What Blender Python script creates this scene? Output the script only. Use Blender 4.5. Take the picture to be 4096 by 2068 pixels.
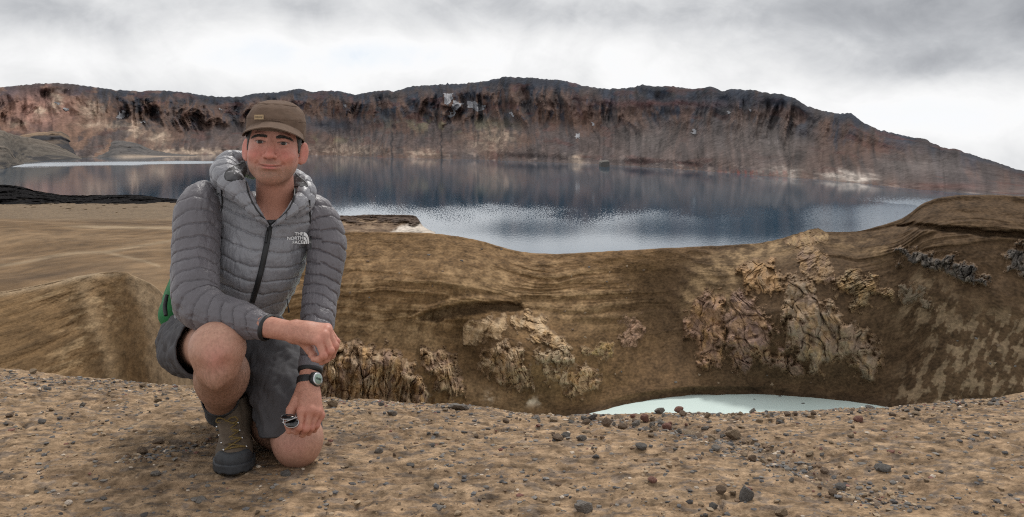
import bpy, bmesh, math, random
import numpy as np
from mathutils import Vector, Matrix
from mathutils.bvhtree import BVHTree

for _o in list(bpy.data.objects):
    bpy.data.objects.remove(_o, do_unlink=True)
scene = bpy.context.scene
COL = scene.collection
rnd = random.Random(7)
rng = np.random.default_rng(11)

# ------------------------------------------------------------------ camera
F = 3547.0            # focal length in pixels of the 4096 wide photograph
HOR = 560.0           # row of the horizon
ZC = 0.94             # eye height above the spot where the man kneels
cam_d = bpy.data.cameras.new('camera')
cam = bpy.data.objects.new('camera', cam_d)
COL.objects.link(cam)
cam.location = (0, 0, ZC)
cam.rotation_euler = (math.radians(90), 0, 0)
cam_d.sensor_width = 36.0
cam_d.lens = 36.0 * F / 4096.0
cam_d.shift_y = -(1034.0 - HOR) / 4096.0
cam_d.clip_start = 0.05
cam_d.clip_end = 60000.0
scene.camera = cam

# ------------------------------------------------------------------ sun
SUN_EL, SUN_AZ = math.radians(54), math.radians(14)   # azimuth from +Y towards +X
sun_d = bpy.data.lights.new('sun', 'SUN')
sun_d.energy = 2.2
sun_d.angle = math.radians(13)
sun_d.color = (1.0, 0.965, 0.91)
sun = bpy.data.objects.new('sun', sun_d)
COL.objects.link(sun)
_sd = Vector((math.sin(SUN_AZ) * math.cos(SUN_EL), math.cos(SUN_AZ) * math.cos(SUN_EL), math.sin(SUN_EL)))
sun.rotation_euler = _sd.to_track_quat('Z', 'Y').to_euler()
sun.location = (-8, -6, 12)

# ------------------------------------------------------------------ world: broken overcast over a clear sky
world = bpy.data.worlds.new('World')
scene.world = world
world.use_nodes = True
wt = world.node_tree
wt.nodes.clear()


class NT:
    """small helper to write node trees"""
    def __init__(self, tree):
        self.t = tree

    def n(self, typ, **kw):
        nd = self.t.nodes.new(typ)
        for k, v in kw.items():
            if k.startswith('i_'):
                key = k[2:]
                key = int(key) if key.isdigit() else key.replace('_', ' ')
                nd.inputs[key].default_value = v
            else:
                setattr(nd, k, v)
        return nd

    def l(self, a, b):
        self.t.links.new(a, b)

    def math(self, op, a, b=None, c=None, clamp=False):
        nd = self.n('ShaderNodeMath', operation=op)
        nd.use_clamp = clamp
        for i, v in enumerate((a, b, c)):
            if v is None:
                continue
            if hasattr(v, 'links'):
                self.l(v, nd.inputs[i])
            else:
                nd.inputs[i].default_value = v
        return nd.outputs[0]

    def mix(self, fac, a, b, blend='MIX'):
        nd = self.n('ShaderNodeMix', data_type='RGBA', blend_type=blend)
        for key, v in ((0, fac), (6, a), (7, b)):
            if hasattr(v, 'links'):
                self.l(v, nd.inputs[key])
            elif key == 0:
                nd.inputs[0].default_value = v
            else:
                nd.inputs[key].default_value = (*v, 1.0) if len(v) == 3 else v
        return nd.outputs[2]

    def ramp(self, fac, stops, interp='LINEAR'):
        nd = self.n('ShaderNodeValToRGB')
        cr = nd.color_ramp
        cr.interpolation = interp
        while len(cr.elements) > 1:
            cr.elements.remove(cr.elements[-1])
        for i, (p, c) in enumerate(stops):
            e = cr.elements[0] if i == 0 else cr.elements.new(p)
            e.position = p
            if not hasattr(c, '__len__'):
                c = (c, c, c)
            e.color = (*c, 1.0)
        self.l(fac, nd.inputs[0])
        return nd.outputs[0]

    def smooth(self, v, lo, hi, a=0.0, b=1.0):
        nd = self.n('ShaderNodeMapRange', interpolation_type='SMOOTHSTEP')
        for key, x in ((0, v), (1, lo), (2, hi), (3, a), (4, b)):
            if hasattr(x, 'links'):
                self.l(x, nd.inputs[key])
            else:
                nd.inputs[key].default_value = x
        return nd.outputs[0]


W = NT(wt)
tc = W.n('ShaderNodeTexCoord')
sepd = W.n('ShaderNodeSeparateXYZ')
W.l(tc.outputs['Generated'], sepd.inputs[0])
dx, dy, dz = sepd.outputs
sky = W.n('ShaderNodeTexSky', sky_type='NISHITA')
sky.sun_disc = False
sky.sun_elevation = SUN_EL
sky.sun_rotation = SUN_AZ
sky.altitude = 1100
# cloud deck: noise over the direction, flattened towards the horizon
cmb = W.n('ShaderNodeCombineXYZ')
W.l(dx, cmb.inputs[0]); W.l(dy, cmb.inputs[1]); W.l(W.math('MULTIPLY', dz, 1.6), cmb.inputs[2])
def wnoise(scale, detail, off, rough=0.55, dist=0.0, sx=1.0):
    mp = W.n('ShaderNodeMapping')
    mp.inputs['Location'].default_value = off
    mp.inputs['Scale'].default_value = (sx, 1, 1)
    W.l(cmb.outputs[0], mp.inputs[0])
    nz = W.n('ShaderNodeTexNoise', i_Scale=scale, i_Detail=detail, i_Roughness=rough, i_Distortion=dist)
    W.l(mp.outputs[0], nz.inputs['Vector'])
    return nz.outputs[0]
big = wnoise(2.6, 3, (3.1, 1.7, 0.3), 0.5, 0.3)
mid = wnoise(6.5, 6, (7.3, 4.2, 1.1), 0.55, 0.5)
fin = wnoise(15.0, 5, (1.3, 8.2, 2.1), 0.6, 0.4)
dens = W.math('ADD', W.math('MULTIPLY', big, 0.36), W.math('ADD', W.math('MULTIPLY', mid, 0.42), W.math('MULTIPLY', fin, 0.22)))
# the heavier cloud banks that hang over the ridge, where the photograph shows them
sky_a = W.math('ARCTAN2', dx, dy)
sky_e = W.math('ARCSINE', dz)
def lobe(px, py, rx, ry, amp):
    """a bank of thicker (or thinner) cloud in the direction of one spot of the sky"""
    az, el = math.atan2(px - 2048, F), math.atan2(HOR - py, F)
    da = W.math('MULTIPLY_ADD', sky_a, F / rx, -az * F / rx)
    de = W.math('MULTIPLY_ADD', sky_e, F / ry, -el * F / ry)
    r2 = W.math('ADD', W.math('MULTIPLY', da, da), W.math('MULTIPLY', de, de))
    return W.math('MULTIPLY', W.math('EXPONENT', W.math('MULTIPLY', r2, -1.0)), amp)
for args in ((3950, 60, 900, 200, 0.30), (3700, 290, 420, 80, 0.13), (1330, 90, 330, 90, 0.13), (250, 90, 420, 130, 0.13),
             (2700, 330, 700, 150, -0.10), (900, 250, 1200, 120, -0.12), (3800, 480, 420, 110, -0.20), (1900, 190, 700, 90, -0.09),
             (2500, 60, 500, 90, 0.08)):
    dens = W.math('ADD', dens, lobe(*args))
cloud_col = W.ramp(dens, [(0.20, (0.74, 0.83, 0.96)), (0.29, (0.95, 0.97, 1.00)), (0.40, (0.97, 0.972, 0.975)), (0.49, (0.86, 0.865, 0.87)), (0.58, (0.72, 0.73, 0.745)),
                          (0.68, (0.52, 0.535, 0.56)), (0.88, (0.26, 0.275, 0.305))])
cloud_col10 = W.mix(1.0, cloud_col, (10, 10, 10), 'MULTIPLY')
cover = W.math('MAXIMUM', W.ramp(dens, [(0.20, 0.70), (0.36, 1.0)]), W.smooth(dz, 0.10, 0.02))
skyc = W.mix(cover, sky.outputs[0], cloud_col10)
bg = W.n('ShaderNodeBackground', i_Strength=0.10)
W.l(skyc, bg.inputs[0])
wo = W.n('ShaderNodeOutputWorld')
W.l(bg.outputs[0], wo.inputs[0])

# ------------------------------------------------------------------ exposure and renderer
scene.view_settings.view_transform = 'Standard'
scene.view_settings.look = 'None'
scene.view_settings.exposure = 0.0
scene.view_settings.gamma = 1.0
scene.render.engine = 'CYCLES'
scene.cycles.use_denoising = False
scene.cycles.filter_width = 1.15
scene.cycles.max_bounces = 6
scene.cycles.diffuse_bounces = 3
scene.cycles.glossy_bounces = 3
scene.cycles.caustics_reflective = False
scene.cycles.caustics_refractive = False

# ------------------------------------------------------------------ numeric helpers
def U(px, py, d):
    """the world point seen at photograph pixel (px, py) at depth d metres"""
    return np.array(((px - 2048.0) / F * d, d, ZC - (py - HOR) / F * d))

_prm = np.random.default_rng(5).permutation(256)
_prm = np.concatenate([_prm, _prm, _prm])
_ang = np.random.default_rng(6).random(256) * 2 * np.pi
_g2 = np.stack([np.cos(_ang), np.sin(_ang)], 1)
_g3 = np.random.default_rng(8).normal(size=(256, 3))
_g3 /= np.linalg.norm(_g3, axis=1)[:, None]

_h2 = _prm[(_prm[:256][:, None] + np.arange(256)[None]) & 511].ravel()
_gx2 = _g2[_h2, 0].astype(np.float32); _gy2 = _g2[_h2, 1].astype(np.float32)
def n2(x, y, seed=0):
    x = np.asarray(x, np.float64) + seed * 17.31; y = np.asarray(y, np.float64) + seed * 9.17
    xf_ = np.floor(x); yf_ = np.floor(y)
    xf = (x - xf_).astype(np.float32); yf = (y - yf_).astype(np.float32)
    xi = xf_.astype(np.int32) & 255; yi = yf_.astype(np.int32) & 255
    x1 = ((xi + 1) & 255) << 8; xi <<= 8; y1 = (yi + 1) & 255
    u = xf * xf * xf * (xf * (xf * 6 - 15) + 10); v = yf * yf * yf * (yf * (yf * 6 - 15) + 10)
    def g(h, fx, fy):
        return _gx2.take(h) * fx + _gy2.take(h) * fy
    a = g(xi | yi, xf, yf); b = g(x1 | yi, xf - 1, yf); c = g(xi | y1, xf, yf - 1); d = g(x1 | y1, xf - 1, yf - 1)
    a += u * (b - a); c += u * (d - c); a += v * (c - a)
    return a * 1.5

def n3(p, seed=0):
    p = np.asarray(p, float) + seed * np.array((17.31, 9.17, 4.73))
    pi = np.floor(p).astype(np.int64); f = p - pi
    pi &= 255
    w = f * f * f * (f * (f * 6 - 15) + 10)
    out = 0
    for i in (0, 1):
        for j in (0, 1):
            for k in (0, 1):
                h = _prm[_prm[_prm[(pi[..., 0] + i) & 255] + ((pi[..., 1] + j) & 255)] + ((pi[..., 2] + k) & 255)]
                q = _g3[h]
                dt = q[..., 0] * (f[..., 0] - i) + q[..., 1] * (f[..., 1] - j) + q[..., 2] * (f[..., 2] - k)
                out = out + dt * (w[..., 0] if i else 1 - w[..., 0]) * (w[..., 1] if j else 1 - w[..., 1]) * (w[..., 2] if k else 1 - w[..., 2])
    return out * 1.5

def fbm2(x, y, octv=5, seed=0, gain=0.5, lac=2.03):
    s = 0; a = 1.0; f = 1.0
    for o in range(octv):
        s = s + a * n2(x * f, y * f, seed + o * 3); a *= gain; f *= lac
    return s

def ridged2(x, y, octv=5, seed=0, gain=0.5, lac=2.07):
    s = 0; a = 1.0; f = 1.0; t = 0
    for o in range(octv):
        s = s + a * (1 - np.abs(n2(x * f, y * f, seed + o * 3)) * 1.6); t += a; a *= gain; f *= lac
    return s / t

def fbm3(p, octv=4, seed=0, gain=0.5):
    s = 0; a = 1.0; f = 1.0
    for o in range(octv):
        s = s + a * n3(p * f, seed + o * 3); a *= gain; f *= 2.05
    return s

def worley2(x, y, seed=0, facets=False):
    """F1, F2 and a random number of the nearest cell"""
    xi = np.floor(x).astype(np.int64); yi = np.floor(y).astype(np.int64)
    f1 = np.full(x.shape, 9.0); f2 = f1.copy(); cid = np.zeros(x.shape); fac = np.zeros(x.shape)
    for i in (-1, 0, 1):
        for j in (-1, 0, 1):
            h = _prm[_prm[(xi + i + seed * 7) & 255] + ((yi + j + seed * 13) & 255)]
            ox = xi + i + ((h * 37) % 256) / 256.0; oy = yi + j + ((h * 91 + 53) % 256) / 256.0
            d = np.hypot(x - ox, y - oy)
            nr = d < f1
            f2 = np.where(nr, f1, np.minimum(f2, d)); cid = np.where(nr, h / 255.0, cid); f1 = np.where(nr, d, f1)
            if facets:
                fac = np.where(nr, (x - ox) * (((h * 61 + 17) % 256) / 128.0 - 1) + (y - oy) * (((h * 149 + 77) % 256) / 128.0 - 1), fac)
    return (f1, f2, cid, fac) if facets else (f1, f2, cid)

def sstep(a, b, x):
    t = np.clip((x - a) / (b - a), 0, 1)
    return t * t * (3 - 2 * t)

def lerp(a, b, t):
    return a + (b - a) * t

def pchip(xk, yk, xq):
    """monotone cubic interpolation of yk (n, ...) at xq"""
    xk = np.asarray(xk, float); yk = np.asarray(yk, float)
    h = np.diff(xk); sh = (-1,) + (1,) * (yk.ndim - 1)
    dl = np.diff(yk, axis=0) / h.reshape(sh)
    m = np.zeros_like(yk)
    m[0] = dl[0]; m[-1] = dl[-1]
    if len(xk) > 2:
        a, b = dl[:-1], dl[1:]
        w1 = (2 * h[1:] + h[:-1]).reshape(sh); w2 = (h[1:] + 2 * h[:-1]).reshape(sh)
        with np.errstate(divide='ignore', invalid='ignore'):
            hm = (w1 + w2) / (w1 / a + w2 / b)
        m[1:-1] = np.where(a * b > 0, hm, 0)
    i = np.clip(np.searchsorted(xk, xq) - 1, 0, len(xk) - 2)
    t = ((xq - xk[i]) / h[i]).reshape(sh)
    hh = h[i].reshape(sh)
    t2, t3 = t * t, t * t * t
    return (2 * t3 - 3 * t2 + 1) * yk[i] + (t3 - 2 * t2 + t) * hh * m[i] + (-2 * t3 + 3 * t2) * yk[i + 1] + (t3 - t2) * hh * m[i + 1]

def polymask(x, y, poly, soft=20.0):
    """soft mask of a polygon: 1 well inside, 0 outside, over a border of `soft`"""
    poly = np.asarray(poly, float)
    ins = np.zeros(x.shape, bool); dmin = np.full(x.shape, 1e9)
    for (x0, y0), (x1, y1) in zip(poly, np.roll(poly, -1, 0)):
        c = ((y0 > y) != (y1 > y)) & (x < (x1 - x0) * (y - y0) / (y1 - y0 + 1e-12) + x0)
        ins ^= c
        ex, ey = x1 - x0, y1 - y0
        t = np.clip(((x - x0) * ex + (y - y0) * ey) / (ex * ex + ey * ey + 1e-9), 0, 1)
        dmin = np.minimum(dmin, np.hypot(x - x0 - t * ex, y - y0 - t * ey))
    s = np.where(ins, dmin, -dmin)
    return sstep(-soft, soft, s)

def blob(x, y, cx, cy, rx, ry, ang=0.0):
    c, s = math.cos(math.radians(ang)), math.sin(math.radians(ang))
    u = ((x - cx) * c + (y - cy) * s) / rx; v = (-(x - cx) * s + (y - cy) * c) / ry
    return np.exp(-(u * u + v * v))

def mixc(c, col, m):
    return c + (np.asarray(col) - c) * m[..., None]

# ------------------------------------------------------------------ mesh helpers
def mesh_np(name, verts, faces, cols=None, smooth=True, attrs=None):
    """verts (n,3); faces (m,k) int array; cols (n,3) linear colour"""
    me = bpy.data.meshes.new(name)
    v = np.ascontiguousarray(verts, dtype=np.float32); f = np.ascontiguousarray(faces, dtype=np.int32)
    k = f.shape[1]
    me.vertices.add(len(v)); me.vertices.foreach_set('co', v.ravel())
    me.loops.add(f.size); me.loops.foreach_set('vertex_index', f.ravel())
    me.polygons.add(len(f)); me.polygons.foreach_set('loop_start', np.arange(0, f.size, k, dtype=np.int32))
    me.polygons.foreach_set('loop_total', np.full(len(f), k, dtype=np.int32))
    me.polygons.foreach_set('use_smooth', np.full(len(f), smooth, dtype=bool))
    if cols is not None:
        a = me.color_attributes.new('Col', 'FLOAT_COLOR', 'POINT')
        c4 = np.ones((len(v), 4), dtype=np.float32); c4[:, :3] = np.clip(cols, 0, 1)
        a.data.foreach_set('color', c4.ravel())
    for nm, val in (attrs or {}).items():
        a = me.attributes.new(nm, 'FLOAT', 'POINT')
        a.data.foreach_set('value', np.ascontiguousarray(val, dtype=np.float32).ravel())
    me.update(calc_edges=True)
    return me

def grid_faces(nr, nc, closed=False):
    """quads of an nr x nc grid of vertices (row major); closed wraps the columns"""
    i = np.arange(nr - 1)[:, None]; j = np.arange(nc if closed else nc - 1)[None, :]
    j2 = (j + 1) % nc
    a = i * nc + j; b = i * nc + j2; c = (i + 1) * nc + j2; d = (i + 1) * nc + j
    return np.stack([a, b, c, d], -1).reshape(-1, 4)

def link(name, me, mat=None, parent=None):
    o = bpy.data.objects.new(name, me)
    COL.objects.link(o)
    if mat is not None:
        if me.materials:
            me.materials[0] = mat
        else:
            me.materials.append(mat)
    if parent is not None:
        o.parent = parent
        o.matrix_parent_inverse = parent.matrix_basis.inverted()
    return o

def empty(name, loc):
    o = bpy.data.objects.new(name, None)
    COL.objects.link(o)
    o.location = tuple(float(c) for c in loc)
    o.empty_display_size = 0.05
    return o

def tag(o, label=None, cat=None, group=None, kind=None):
    for k, v in (('label', label), ('category', cat), ('group', group), ('kind', kind)):
        if v:
            o[k] = v
    return o

def join_np(parts):
    """join [(verts, faces, cols)] into one triple; faces must share their width"""
    vs, fs, cs, k = [], [], [], 0
    for v, f, c in parts:
        vs.append(v); fs.append(np.asarray(f) + k); k += len(v)
        if c is not None:
            cs.append(np.broadcast_to(c, (len(v), 3)))
    return np.concatenate(vs), np.concatenate(fs), (np.concatenate(cs) if cs else None)

# ------------------------------------------------------------------ materials
def new_mat(name):
    m = bpy.data.materials.new(name)
    m.use_nodes = True
    m.node_tree.nodes.clear()
    t = NT(m.node_tree)
    out = t.n('ShaderNodeOutputMaterial')
    b = t.n('ShaderNodeBsdfPrincipled')
    t.l(b.outputs[0], out.inputs[0])
    return m, t, b

def obj_noise(t, scale, detail=4, rough=0.55, dist=0.0, stretch=None):
    tcn = t.n('ShaderNodeTexCoord')
    vec = tcn.outputs['Object']
    if stretch:
        mp = t.n('ShaderNodeMapping'); mp.inputs['Scale'].default_value = stretch
        t.l(vec, mp.inputs[0]); vec = mp.outputs[0]
    nz = t.n('ShaderNodeTexNoise', i_Scale=scale, i_Detail=detail, i_Roughness=rough, i_Distortion=dist)
    t.l(vec, nz.inputs['Vector'])
    return nz.outputs[0]

def mat_vcol(name, rough=0.9, scales=((40.0, 0.35),), bump=None, spec=0.3, sheen=0.0, bump2=None, sss=0.0):
    """colour from the mesh's own colour attribute, varied by fine noise; bump = (scale, strength, distance)"""
    m, t, b = new_mat(name)
    va = t.n('ShaderNodeVertexColor', layer_name='Col')
    col = va.outputs[0]
    for sc, amt in scales:
        nz = obj_noise(t, sc, 3, 0.6)
        f = t.ramp(nz, [(0.25, 1 - amt), (0.5, 1.0), (0.75, 1 + amt)])
        # values over 1 are clamped by the ramp's own editor only; multiply keeps them
        col = t.mix(1.0, col, f, 'MULTIPLY')
    t.l(col, b.inputs['Base Color'])
    b.inputs['Roughness'].default_value = rough
    b.inputs['Specular IOR Level'].default_value = spec
    if sheen:
        b.inputs['Sheen Weight'].default_value = sheen
    if sss:
        b.inputs['Subsurface Weight'].default_value = sss
        b.inputs['Subsurface Radius'].default_value = (1.0, 0.35, 0.2)
        b.inputs['Subsurface Scale'].default_value = 0.006
    nrm = None
    for bb in (bump, bump2):
        if bb:
            bn = t.n('ShaderNodeBump', i_Strength=bb[1], i_Distance=bb[2])
            t.l(obj_noise(t, bb[0], 3, 0.62), bn.inputs['Height'])
            if nrm is not None:
                t.l(nrm, bn.inputs['Normal'])
            nrm = bn.outputs[0]
    if nrm is not None:
        t.l(nrm, b.inputs['Normal'])
    return m

def mat_plain(name, col, rough=0.6, metal=0.0, spec=0.5, noise=None, bump=None, coat=0.0):
    m, t, b = new_mat(name)
    b.inputs['Roughness'].default_value = rough
    b.inputs['Metallic'].default_value = metal
    b.inputs['Specular IOR Level'].default_value = spec
    b.inputs['Coat Weight'].default_value = coat
    if noise:
        nz = obj_noise(t, noise[0], 5, 0.6)
        c2 = tuple(min(1, c * (1 + noise[1])) for c in col); c1 = tuple(c * (1 - noise[1]) for c in col)
        t.l(t.ramp(nz, [(0.3, c1), (0.7, c2)]), b.inputs['Base Color'])
    else:
        b.inputs['Base Color'].default_value = (*col, 1)
    if bump:
        bn = t.n('ShaderNodeBump', i_Strength=bump[1], i_Distance=bump[2])
        t.l(obj_noise(t, bump[0], 5, 0.6), bn.inputs['Height'])
        t.l(bn.outputs[0], b.inputs['Normal'])
    return m

# ================================================================== terrain
LAKE_Z, POOL_Z = -60.0, -54.0
def r_at(py, z):
    return (ZC - z) * F / (np.asarray(py, float) - HOR)
def y_at(r, z):
    return HOR + (ZC - z) * F / np.asarray(r, float)
def unproj(px, py, r):
    return np.stack([(px - 2048.0) / F * r, r, ZC - (py - HOR) / F * r], -1)
def patch(xk, Yk, Rk, tk, xq, tq):
    """control columns (at photograph columns xk, nodes tk) -> px, py, r arrays (len(tq), len(xq))"""
    Y = pchip(xk, np.asarray(Yk, float), xq)          # (X, n)
    R = pchip(xk, np.asarray(Rk, float), xq)
    Y = pchip(tk, Y.T, tq); R = pchip(tk, R.T, tq)
    return np.broadcast_to(xq[None, :], Y.shape), Y, R
def arclen(R, Z):
    d = np.hypot(np.diff(R, axis=0), np.diff(Z, axis=0))
    return np.concatenate([np.zeros((1, R.shape[1])), np.cumsum(d, axis=0)]) - 0.0
def terrain(name, px, py, r, col, mat, kind='structure', parent=None, attrs=None):
    P = unproj(px, py, r)
    nr, nc = r.shape
    me = mesh_np(name, P.reshape(-1, 3), grid_faces(nr, nc), None if col is None else col.reshape(-1, 3), True, attrs)
    o = link(name, me, mat, parent)
    if parent is None:
        tag(o, kind=kind)
    return o

mat_sand = mat_vcol('crater_sand', 0.95, ((0.9, 0.15), (5.0, 0.22)), (2.2, 0.5, 0.25), 0.15)
mat_mtn = mat_vcol('mountain_rock', 0.95, ((0.02, 0.18), (0.09, 0.22)), (0.06, 0.6, 9.0), 0.15)
mat_rockface = mat_vcol('outcrop_rock', 0.9, ((1.3, 0.25), (5.0, 0.22)), (1.6, 0.8, 0.4), 0.2)
mat_lava = mat_vcol('lava_rubble', 1.0, ((0.5, 0.35),), (0.9, 0.9, 0.8), 0.03)

# ------------------------------------------------------------------ far mountain wall
ridge = np.array([(-900, 392), (-500, 372), (-200, 358), (0, 350), (74, 342), (148, 335), (231, 333), (300, 338), (369, 348), (443, 358), (553, 365), (646, 362),
    (729, 368), (784, 377), (876, 388), (959, 387), (1024, 374), (1100, 370), (1200, 355), (1252, 369), (1311, 362), (1363, 366), (1421, 380), (1491, 366),
    (1555, 361), (1573, 368), (1631, 349), (1707, 341), (1765, 338), (1823, 336), (1887, 332), (1945, 325), (1974, 316), (2024, 307), (2108, 310),
    (2190, 317), (2248, 321), (2295, 332), (2335, 343), (2405, 354), (2481, 354), (2533, 348), (2568, 339), (2609, 346), (2699, 345), (2768, 357),
    (2824, 350), (2847, 346), (2890, 366), (2925, 356), (3018, 361), (3082, 374), (3131, 377), (3181, 395), (3227, 424), (3285, 442), (3349, 455),
    (3404, 452), (3442, 482), (3494, 511), (3558, 529), (3645, 549), (3698, 555), (3767, 590), (3831, 598), (3907, 625), (3994, 651), (4052, 674),
    (4096, 684), (4400, 735), (5000, 790)], float)
shore = np.array([(-900, 640), (0, 634), (330, 632), (460, 628), (876, 619), (1235, 620), (1567, 631), (1858, 637), (2108, 646), (2405, 658), (2700, 676),
    (2850, 687), (3105, 706), (3297, 720), (3471, 738), (3645, 755), (3878, 773), (4096, 784), (4400, 800), (5000, 830)], float)
xq = np.linspace(-1050, 4750, 1480)
yr = np.interp(xq, ridge[:, 0], ridge[:, 1]); ys = pchip(shore[:, 0], shore[:, 1], xq)
spk = ridged2(xq / 34, xq * 0 + 3.3, 4, 3)
yr = yr - 3.5 * (spk - 0.55) * 2 - 1.0 * n2(xq / 11, xq * 0 + 0.5, 2)
yr -= 9 * np.clip(n2(xq / 17, xq * 0 + 7.5, 4) - 0.35, 0, 1) * sstep(1600, 1750, xq) * (1 - sstep(1900, 2000, xq)) * 3
rs = r_at(ys, LAKE_Z); k = rs / 3300.0
shore_wob = 1 + 0.010 * fbm2(xq / 90, xq * 0, 4, 9)
rs = rs * shore_wob
fr = np.array([-0.06, 0.0, 0.16, 0.36, 0.62, 0.86, 1.0])      # share of the height seen between shore and ridge
dr = np.array([-220, 0, 150, 330, 520, 640, 800.0])
Yk = ys[:, None] + (yr - ys)[:, None] * fr[None]
Rk = rs[:, None] + (k[:, None] * dr[None]) * 1.0
Yk[:, 0] = y_at(Rk[:, 0], LAKE_Z - 12)
Yk[:, 1] = y_at(Rk[:, 1], LAKE_Z - 0.5)
Yk = np.concatenate([Yk, (yr + 0.0)[:, None]], 1); Rk = np.concatenate([Rk, (rs + k * 1300)[:, None]], 1)
Yk[:, -1] = y_at(Rk[:, -1], np.maximum(ZC - (yr - HOR) / F * Rk[:, -2] - 130 * k, LAKE_Z - 5))
tk = np.array([0, 1, 2.0, 3.5, 5.2, 6.6, 7.6, 9.0])
tq = np.concatenate([np.linspace(0, 1, 8)[:-1], np.linspace(1, 7.6, 225), np.linspace(7.8, 9, 10)])
Y = pchip(tk, Yk.T, tq); R = pchip(tk, Rk.T, tq)
PX = np.broadcast_to(xq[None], Y.shape)
HF = np.clip((ys[None] - Y) / (ys - yr)[None], 0, 1)          # height share
_sx = (xq - 2048) / F * rs
XM = np.broadcast_to(np.concatenate([[0], np.cumsum(np.hypot(np.diff(_sx), np.diff(rs)))])[None], Y.shape)   # metres along the shore
ZH = ZC - (Y - HOR) / F * R
warp = 40 * fbm2(XM / 260, ZH / 160, 2, 21)
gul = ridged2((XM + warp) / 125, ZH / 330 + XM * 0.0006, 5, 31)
gul2 = ridged2((XM + warp * 0.6) / 38, ZH / 110, 4, 41)
big_b = fbm2(XM / 520, HF * 1.5, 4, 51)
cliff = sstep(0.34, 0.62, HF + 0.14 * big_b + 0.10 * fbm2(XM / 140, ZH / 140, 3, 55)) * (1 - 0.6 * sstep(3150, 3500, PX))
cliff = np.maximum(cliff, 0.16)
env = sstep(0.02, 0.12, HF) * (1 - sstep(0.82, 0.97, HF))
lay = n2(XM / 400, HF * 14 + 1.5 * big_b, 61)
vary = 0.35 + 1.3 * sstep(-0.5, 0.5, fbm2(XM / 300, HF * 1.2, 3, 141))
dep = (-(gul - 0.55) * 170 * cliff * vary - (gul2 - 0.55) * 34 * cliff + 45 * big_b + 4 * lay * cliff - 6 * fbm2(XM / 26, HF * 3, 3, 71)) * env
R2 = R + dep * np.clip(k, 0.3, 1.2)[None]
# colour
c_dark, c_brown, c_red, c_talus, c_tan = (0.026, 0.033, 0.048), (0.112, 0.066, 0.050), (0.105, 0.042, 0.034), (0.092, 0.074, 0.072), (0.205, 0.122, 0.082)
nA = fbm2(XM / 330, ZH / 130, 5, 81); nB = fbm2(XM / 90, ZH / 60, 5, 91); nS = fbm2((XM + warp) / 22, ZH / 55, 4, 101)
c = np.broadcast_to(np.array(c_talus), Y.shape + (3,)).copy()
c = mixc(c, c_brown, sstep(-0.15, 0.35, nA + 0.5 * nS) * 0.8)
c = mixc(c, c_dark, np.clip(sstep(0.56, 1.0, HF + 0.26 * nB + 0.18 * nS + 0.22 * nA - 0.08 * sstep(2000, 2300, PX)) * 1.0, 0, 0.93))
c = mixc(c, (0.150, 0.088, 0.064), cliff * sstep(0.60, 0.74, gul + 0.06 * nS) * (1 - sstep(0.80, 0.97, HF)) * 0.8)  # light on the rib crests, painted into the colour along the relief
c = mixc(c, (0.030, 0.032, 0.040), cliff * (1 - sstep(0.40, 0.54, gul + 0.05 * nS)) * 0.75)  # shade in the gullies, painted into the colour along the same relief
fan = ridged2(XM / 170 + 0.0 * HF, ZH * 0 + 3.0, 3, 161)
c = mixc(c, (0.135, 0.098, 0.086), (1 - sstep(0.0, 0.30, HF - 0.55 * (fan - 0.55))) * sstep(0.05, 0.12, HF) * 0.7)
c = mixc(c, c_dark, sstep(0.12, 0.42, nS * 0.7 + nB * 0.4) * cliff * 0.75)
c = mixc(c, c_red, sstep(0.3, 0.6, fbm2(XM / 150, HF * 7, 4, 111)) * 0.40)
c = mixc(c, c_brown, sstep(0.1, 0.45, fbm2(XM / 60, ZH / 80, 4, 121)) * cliff * (1 - sstep(0.78, 0.95, HF)) * 0.75)
# left side: ochre and pinkish slopes
left = 1 - sstep(300, 980, PX + 130 * nA)
c = mixc(c, c_tan, left * sstep(-0.35, 0.25, nB + 0.4 * nA - 0.55 * sstep(0.6, 0.95, HF)) * 0.75)
c = mixc(c, (0.36, 0.20, 0.16), left * blob(PX, Y, 150, 440, 150, 80) * 0.8)
# smooth grey scree aprons
for bx, by, rx, ry in ((2990, 545, 190, 85), (3130, 590, 160, 60), (2600, 560, 150, 60), (3650, 660, 200, 45)):
    c = mixc(c, (0.120, 0.102, 0.096), blob(PX + 25 * nB, Y, bx, by, rx, ry) * 0.8)
# dark band under the crest right of the centre
c = mixc(c, c_dark, blob(PX, Y + 12 * nB, 2850, 400, 520, 34) * 0.8)
c = mixc(c, (0.10, 0.04, 0.036), blob(PX, Y + 10 * nB, 2620, 415, 260, 12) * 0.6)
# black ledge in the middle left and greenish moss
c = mixc(c, c_dark, blob(PX, Y + 8 * nB, 1330, 500, 130, 26) * 0.85)
c = mixc(c, (0.17, 0.155, 0.09), blob(PX, Y, 1800, 500, 230, 30) * sstep(0.0, 0.3, nB) * 0.6)
c = mixc(c, (0.17, 0.155, 0.09), blob(PX, Y, 1300, 560, 110, 14) * sstep(0.0, 0.3, nB) * 0.6)
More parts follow.
